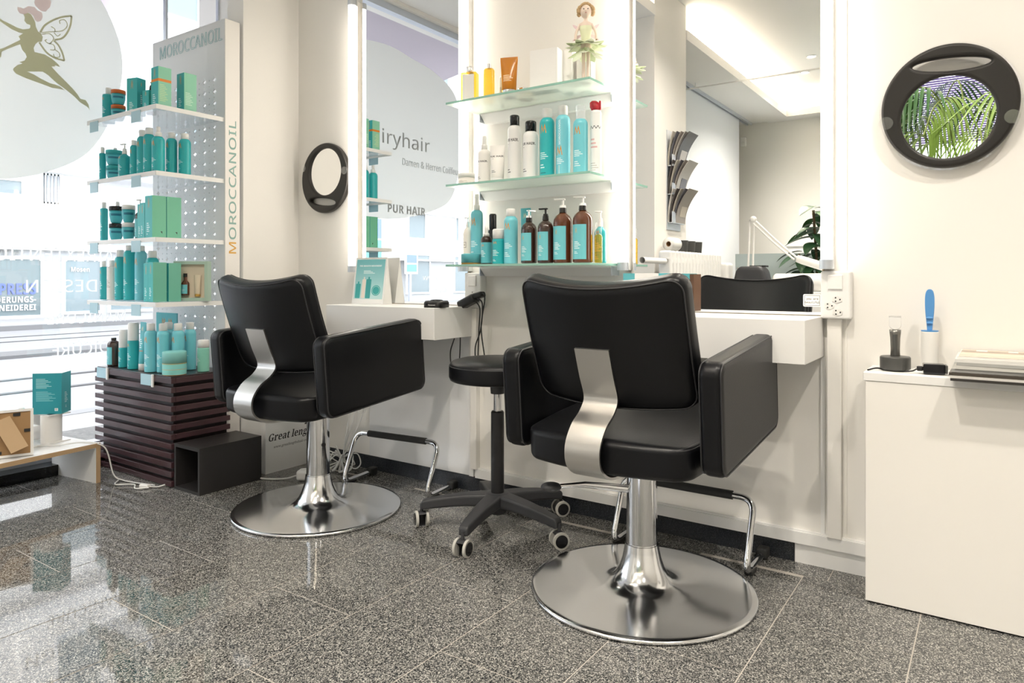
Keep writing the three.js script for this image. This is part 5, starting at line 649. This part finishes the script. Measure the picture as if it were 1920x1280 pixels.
{ const t = thing('paper_roll', 'white paper roll lying on the radiator end', 'paper roll', [-2.01, 1.08 + 0.051, 0.5], 0.1); mesh('roll', lathe([[0.02, -0.06], [0.05, -0.06], [0.05, 0.06], [0.02, 0.06], [0.02, -0.06]], 32).rotateX(Math.PI / 2), M.paper, t); mesh('core', lathe([[0.017, -0.058], [0.02, -0.058], [0.02, 0.058], [0.017, 0.058], [0.017, -0.058]], 24).rotateX(Math.PI / 2), M.brownBoard, t); }
for (let k = 0; k < 3; k++) { const t = thing('tumbler', ['dark tumbler on the radiator next to the paper roll', 'dark tumbler in the middle of the three on the radiator', 'dark tumbler on the radiator farthest from the paper roll'][k], 'tumbler', [-2.01, 1.0802, 0.72 + 0.16 * k], 0, 'tumblers on the radiator'); mesh('cup', lathe([[0, 0], [0.035, 0], [0.042, 0.09], [0.039, 0.09], [0.033, 0.006], [0, 0.006]], 24), M.greyPlastic, t); mesh('rim_band', T(new THREE.TorusGeometry(0.041, 0.002, 6, 24).rotateX(Math.PI / 2), 0, 0.089, 0), M.alu, t); }
{ const t = thing('sliding_curtain', 'white floor-length panel curtain hanging from the ceiling track', 'curtain', [-2.6, 0, 3.2]); mesh('cloth', box(-0.006, 0.006, 0.02, 2.82, -0.9, 0.95), std(lin(0.76, 0.79, 0.83), 0.8), t); mesh('ceiling_track', merge(box(-0.02, 0.0, 2.82, 2.85, -0.95, 1.35), box(0.03, 0.05, 2.82, 2.85, -0.95, 1.35)), M.alu, t); mesh('hem_weight', box(-0.01, 0.01, 0.01, 0.03, -0.9, 0.95), M.alu, t); }
{ const t = thing('ceiling_rail', 'thin white rail spanning the ceiling in front of the desk', 'rail', [-2.2, 2.79, 2.35]); mesh('rail', box(-1.3, 1.0, 0, 0.014, -0.008, 0.008), M.white, t); for (const x of [-1.2, -0.3, 0.95]) mesh('hanger', box(x - 0.005, x + 0.005, 0.014, x > -0.1 ? 0.31 : 0.06, -0.005, 0.005), M.white, t); }
{ const t = thing('motion_sensor', 'small white motion sensor high in the far corner', 'sensor', [-2.66, 2.62, 4.56], Math.PI); mesh('housing', rbox(-0.035, 0.035, -0.06, 0.06, -0.03, 0.03, 0.012, 3), M.capWhite, t); mesh('lens', T(new THREE.SphereGeometry(0.018, 16, 12).scale(1, 1.2, 0.5), 0, -0.02, 0.028), M.paper, t); }
{ const t = thing('manicure_desk', 'white manicure desk in front of the far wall', 'desk', [-1.5, 0, 1.8]); mesh('desk_top', rbox(-0.65, 0.65, 0.73, 0.76, -0.28, 0.28, 0.004), M.white, t); for (const x of [-0.62, 0.6]) mesh('side_panel', box(x, x + 0.02, 0, 0.73, -0.26, 0.26), M.white, t); mesh('modesty_panel', box(-0.6, 0.6, 0.25, 0.73, -0.25, -0.235), M.white, t); }
{ const t = thing('glass_screen', 'pale blue glass screen standing behind the desk', 'screen', [-1.45, 0, 2.7]); mesh('pane', box(-0.75, 0.1, 0.08, 1.12, -0.004, 0.004), std(lin(0.6, 0.7, 0.72), 0.2), t); for (const x of [-0.6, 0.0]) mesh('foot', box(x - 0.02, x + 0.02, 0, 0.1, -0.12, 0.12), M.alu, t); }
{ const t = thing('nail_device', 'white nail drill unit with dial on the desk', 'device', [-2.02, 0.7605, 1.62], Math.PI); mesh('body', rbox(-0.11, 0.11, 0.08, 0.25, -0.07, 0.07, 0.03, 3), M.capWhite, t); mesh('stand', rbox(-0.09, 0.09, 0, 0.085, -0.06, 0.06, 0.01), M.paper, t); mesh('dial', T(new THREE.CylinderGeometry(0.022, 0.022, 0.012, 20).rotateX(Math.PI / 2), -0.02, 0.18, 0.074), M.greyPlastic, t); mesh('switch', T(new THREE.CylinderGeometry(0.015, 0.015, 0.008, 20).rotateX(Math.PI / 2), 0.04, 0.175, 0.073), std(lin(0.1, 0.3, 0.15), 0.4), t); }
{ const t = thing('cotton_jar', 'small clear jar with metal lid on the desk', 'jar', [-1.9, 0.7605, 1.86]); mesh('glass', cyl(0.045, 0.045, 0.16), M.paper, t); mesh('lid', T(cyl(0.03, 0.035, 0.05), 0, 0.16, 0), M.polished, t); }
{ const t = thing('uv_nail_lamp', 'dark grey nail dryer with vent slots on the desk', 'nail dryer', [-1.72, 0.7605, 1.6], Math.PI); mesh('hood', slab(0.3, 0.17, 0.2, 0.06, 0.03, 8, 6, (v) => { v.x *= 1 - 0.25 * (v.y + 0.085) / 0.17; v.y += 0.13; }), M.plastic, t); mesh('base', rbox(-0.15, 0.15, 0, 0.05, -0.1, 0.1, 0.01), M.black, t); for (let k = 0; k < 8; k++) mesh('vent_slat', box(-0.12 + k * 0.018, -0.113 + k * 0.018, 0.208, 0.222, -0.05, 0.05), M.black, t); }
{ const t = thing('desk_lamp', 'white jointed arm lamp clamped to the desk', 'lamp', [-1.8, 0.7605, 1.8]); mesh('clamp', rbox(-0.03, 0.03, 0, 0.05, -0.03, 0.03, 0.006), M.white, t); for (const dx of [-0.02, 0.02]) { mesh('lower_arm', tube([[dx, 0.04, 0], [dx + 0.02, 0.6, 0], [dx + 0.03, 0.64, 0]], 0.009, 10, 10), M.capWhite, t); mesh('upper_arm', tube([[dx + 0.03, 0.62, 0], [dx + 0.24, 0.42, -0.05], [dx + 0.42, 0.27, -0.1]], 0.009, 10, 10), M.capWhite, t); } mesh('elbow', T(new THREE.SphereGeometry(0.03, 16, 12), 0.03, 0.635, 0), M.capWhite, t); const hd = mesh('lamp_head', loft([[0, 0.03, 0.02], [0.05, 0.035, 0.025], [0.36, 0.035, 0.025], [0.38, 0.028, 0.02]], 20), M.capWhite, t); hd.position.set(0.42, 0.28, -0.1); hd.rotation.z = -1.9; }
{ const t = thing('folded_towel', 'white rolled towel lying on the desk', 'towel', [-1.35, 0.768, 1.62]); mesh('roll', loft([[-0.2, 0.06, 0.06], [-0.18, 0.075, 0.07], [0.18, 0.075, 0.07], [0.2, 0.06, 0.06]], 24).rotateZ(Math.PI / 2).translate(0, 0.07, 0), M.paper, t); }
const leafGeo = (len, w, droop) => { const s = []; for (let i = 0; i <= 8; i++) { const u = i / 8; s.push([u, w * Math.sin(Math.PI * Math.min(1, u * 0.94 + 0.06)) ** 0.8]); } const pos = [], idx = []; s.forEach(([u, hw]) => { const z = u * len, yy = -droop * u * u * len; pos.push(-hw, yy + hw * 0.25, z, 0, yy, z, hw, yy + hw * 0.25, z); }); for (let i = 0; i < 8; i++) { const a = i * 3; for (const k of [0, 1]) idx.push(a + k, a + k + 3, a + k + 1, a + k + 1, a + k + 3, a + k + 4); } const g = new THREE.BufferGeometry(); g.setAttribute('position', new THREE.Float32BufferAttribute(pos, 3)); g.setIndex(idx); g.computeVertexNormals(); g.setAttribute('uv', new THREE.Float32BufferAttribute(new Float32Array(pos.length / 3 * 2), 2)); return g; };
{ // leafy pot plant beside the desk
  const t = thing('leafy_plant', 'tall dark green leafy pot plant beside the desk', 'plant', [-1.38, 0, 2.36]); mesh('pot', lathe([[0, 0], [0.11, 0], [0.15, 0.28], [0.16, 0.3], [0.14, 0.3], [0.13, 0.26], [0, 0.26]], 28), M.white, t); mesh('stem', merge(tube([[0, 0.25, 0], [0.03, 0.8, 0.02], [0.0, 1.5, 0]], 0.012, 24, 8), tube([[0.02, 0.25, 0.02], [-0.08, 0.7, 0], [-0.12, 1.1, -0.03]], 0.01, 24, 8)), std(lin(0.12, 0.08, 0.04), 0.8), t);
  const lg = [leafGeo(0.24, 0.05, 0.5), leafGeo(0.2, 0.042, 0.7), leafGeo(0.28, 0.055, 0.35)]; for (let k = 0; k < 60; k++) { const q = mesh('leaf', lg[k % 3], k % 4 ? M.leafC : M.leafA, t), u = k / 60, left = k % 3 === 0; q.rotation.order = 'YXZ'; q.position.set(left ? -0.1 : 0.01, left ? 0.55 + 0.6 * u : 0.6 + 0.95 * u, 0); q.rotation.set(-0.35 + 0.5 * rnd(), k * 2.4, 0.3 * (rnd() - 0.5)); }
}
{ // palm seen in the hand mirror
  const t = thing('palm', 'feathery green palm in a white pot near the window with blinds', 'palm', [-0.15, 0, 2.85]); mesh('pot', lathe([[0, 0], [0.16, 0], [0.2, 0.4], [0.21, 0.42], [0.18, 0.42], [0.17, 0.38], [0, 0.38]], 28), M.white, t);
  const lg = leafGeo(0.42, 0.0145, 1.0);
  for (let f = 0; f < 13; f++) { const fr = mesh('frond_stem', new THREE.BufferGeometry(), std(lin(0.2, 0.26, 0.06), 0.6), t), a = f * 2.4, reach = 0.5 + 0.35 * rnd(), top = 1.45 + 0.6 * rnd(), c = new THREE.CatmullRomCurve3([V(0, 0.35, 0), V(Math.cos(a) * reach * 0.2, top * 0.65, Math.sin(a) * reach * 0.2), V(Math.cos(a) * reach * 0.6, top, Math.sin(a) * reach * 0.6), V(Math.cos(a) * reach * 1.1, top - 0.05, Math.sin(a) * reach * 1.1), V(Math.cos(a) * reach * 1.45, top - 0.3, Math.sin(a) * reach * 1.45)]); fr.geometry = new THREE.TubeGeometry(c, 30, 0.007, 6);
    const parts = []; for (let k = 0; k < 15; k++) for (const s of [-1, 1]) { const u = 0.42 + 0.57 * k / 15, p = c.getPoint(u), tg = c.getTangent(u), g = lg.clone(), side = V(-Math.sin(a), 0, Math.cos(a)).multiplyScalar(s), dir = side.multiplyScalar(0.85).add(tg.multiplyScalar(0.55)).normalize(), m = new THREE.Matrix4().lookAt(dir, V(0, 0, 0), V(0, 1, 0)); m.setPosition(p); g.scale(1, 1, 1 - 0.5 * k / 15); g.applyMatrix4(m); parts.push(g); }
    mesh('leaflets', merge(...parts), f % 3 ? M.leafB : M.leafA, fr); }
}
{ const w = struct('window_2', merge(box(-1.3, 0.7, 1.0, 1.05, 4.62, 4.7), box(-1.3, 0.7, 2.5, 2.55, 4.62, 4.7), box(-1.3, -1.25, 1.05, 2.5, 4.62, 4.7), box(0.65, 0.7, 1.05, 2.5, 4.62, 4.7)), M.white); mesh('window_pane', box(-1.25, 0.65, 1.05, 2.5, 4.65, 4.656), M.glassPane, w); }
{ const t = thing('venetian_blind', 'lilac venetian blind drawn over the rear window', 'blind', [-0.3, 0, 4.56]), sl = box(-0.95, 0.95, -0.001, 0.001, -0.0125, 0.0125), sm = std(lin(0.27, 0.19, 0.44), 0.5); mesh('head_rail', box(-0.96, 0.96, 2.5, 2.54, -0.02, 0.02), sm, t); for (let k = 0; k < 40; k++) { const q = mesh('slat', sl, sm, t); q.position.y = 2.47 - k * 0.024; q.rotation.x = 0.75; } }
{ const t = thing('wall_unit', 'white narrow wall unit with bottles beside the rear window', 'cabinet', [-1.75, 0, 4.4]); mesh('body', box(-0.3, 0.3, 0, 1.25, -0.16, 0.18), M.white, t); mesh('top_board', box(-0.33, 0.33, 1.25, 1.28, -0.18, 0.2), M.capWhite, t); mesh('door', box(-0.29, -0.005, 0.08, 1.2, -0.178, -0.162), M.white, t); mesh('door', box(0.005, 0.29, 0.08, 1.2, -0.178, -0.162), M.white, t); }
{ const t = thing('notice_panel', 'clear notice panel with grey edge mounted on the far wall', 'notice', [-1.5, 1.55, 4.58]); mesh('panel', box(-0.2, 0.2, 0, 0.6, -0.006, 0), M.paper, t); mesh('edge', merge(box(-0.206, -0.2, 0, 0.6, -0.012, 0), box(0.2, 0.206, 0, 0.6, -0.012, 0), box(-0.206, 0.206, 0.6, 0.606, -0.012, 0)), M.alu, t); for (const x of [-0.18, 0.18]) mesh('standoff', T(new THREE.CylinderGeometry(0.012, 0.012, 0.02, 16).rotateX(Math.PI / 2), x, 0.57, -0.012), M.black, t); }
renderer.render(scene, camera);
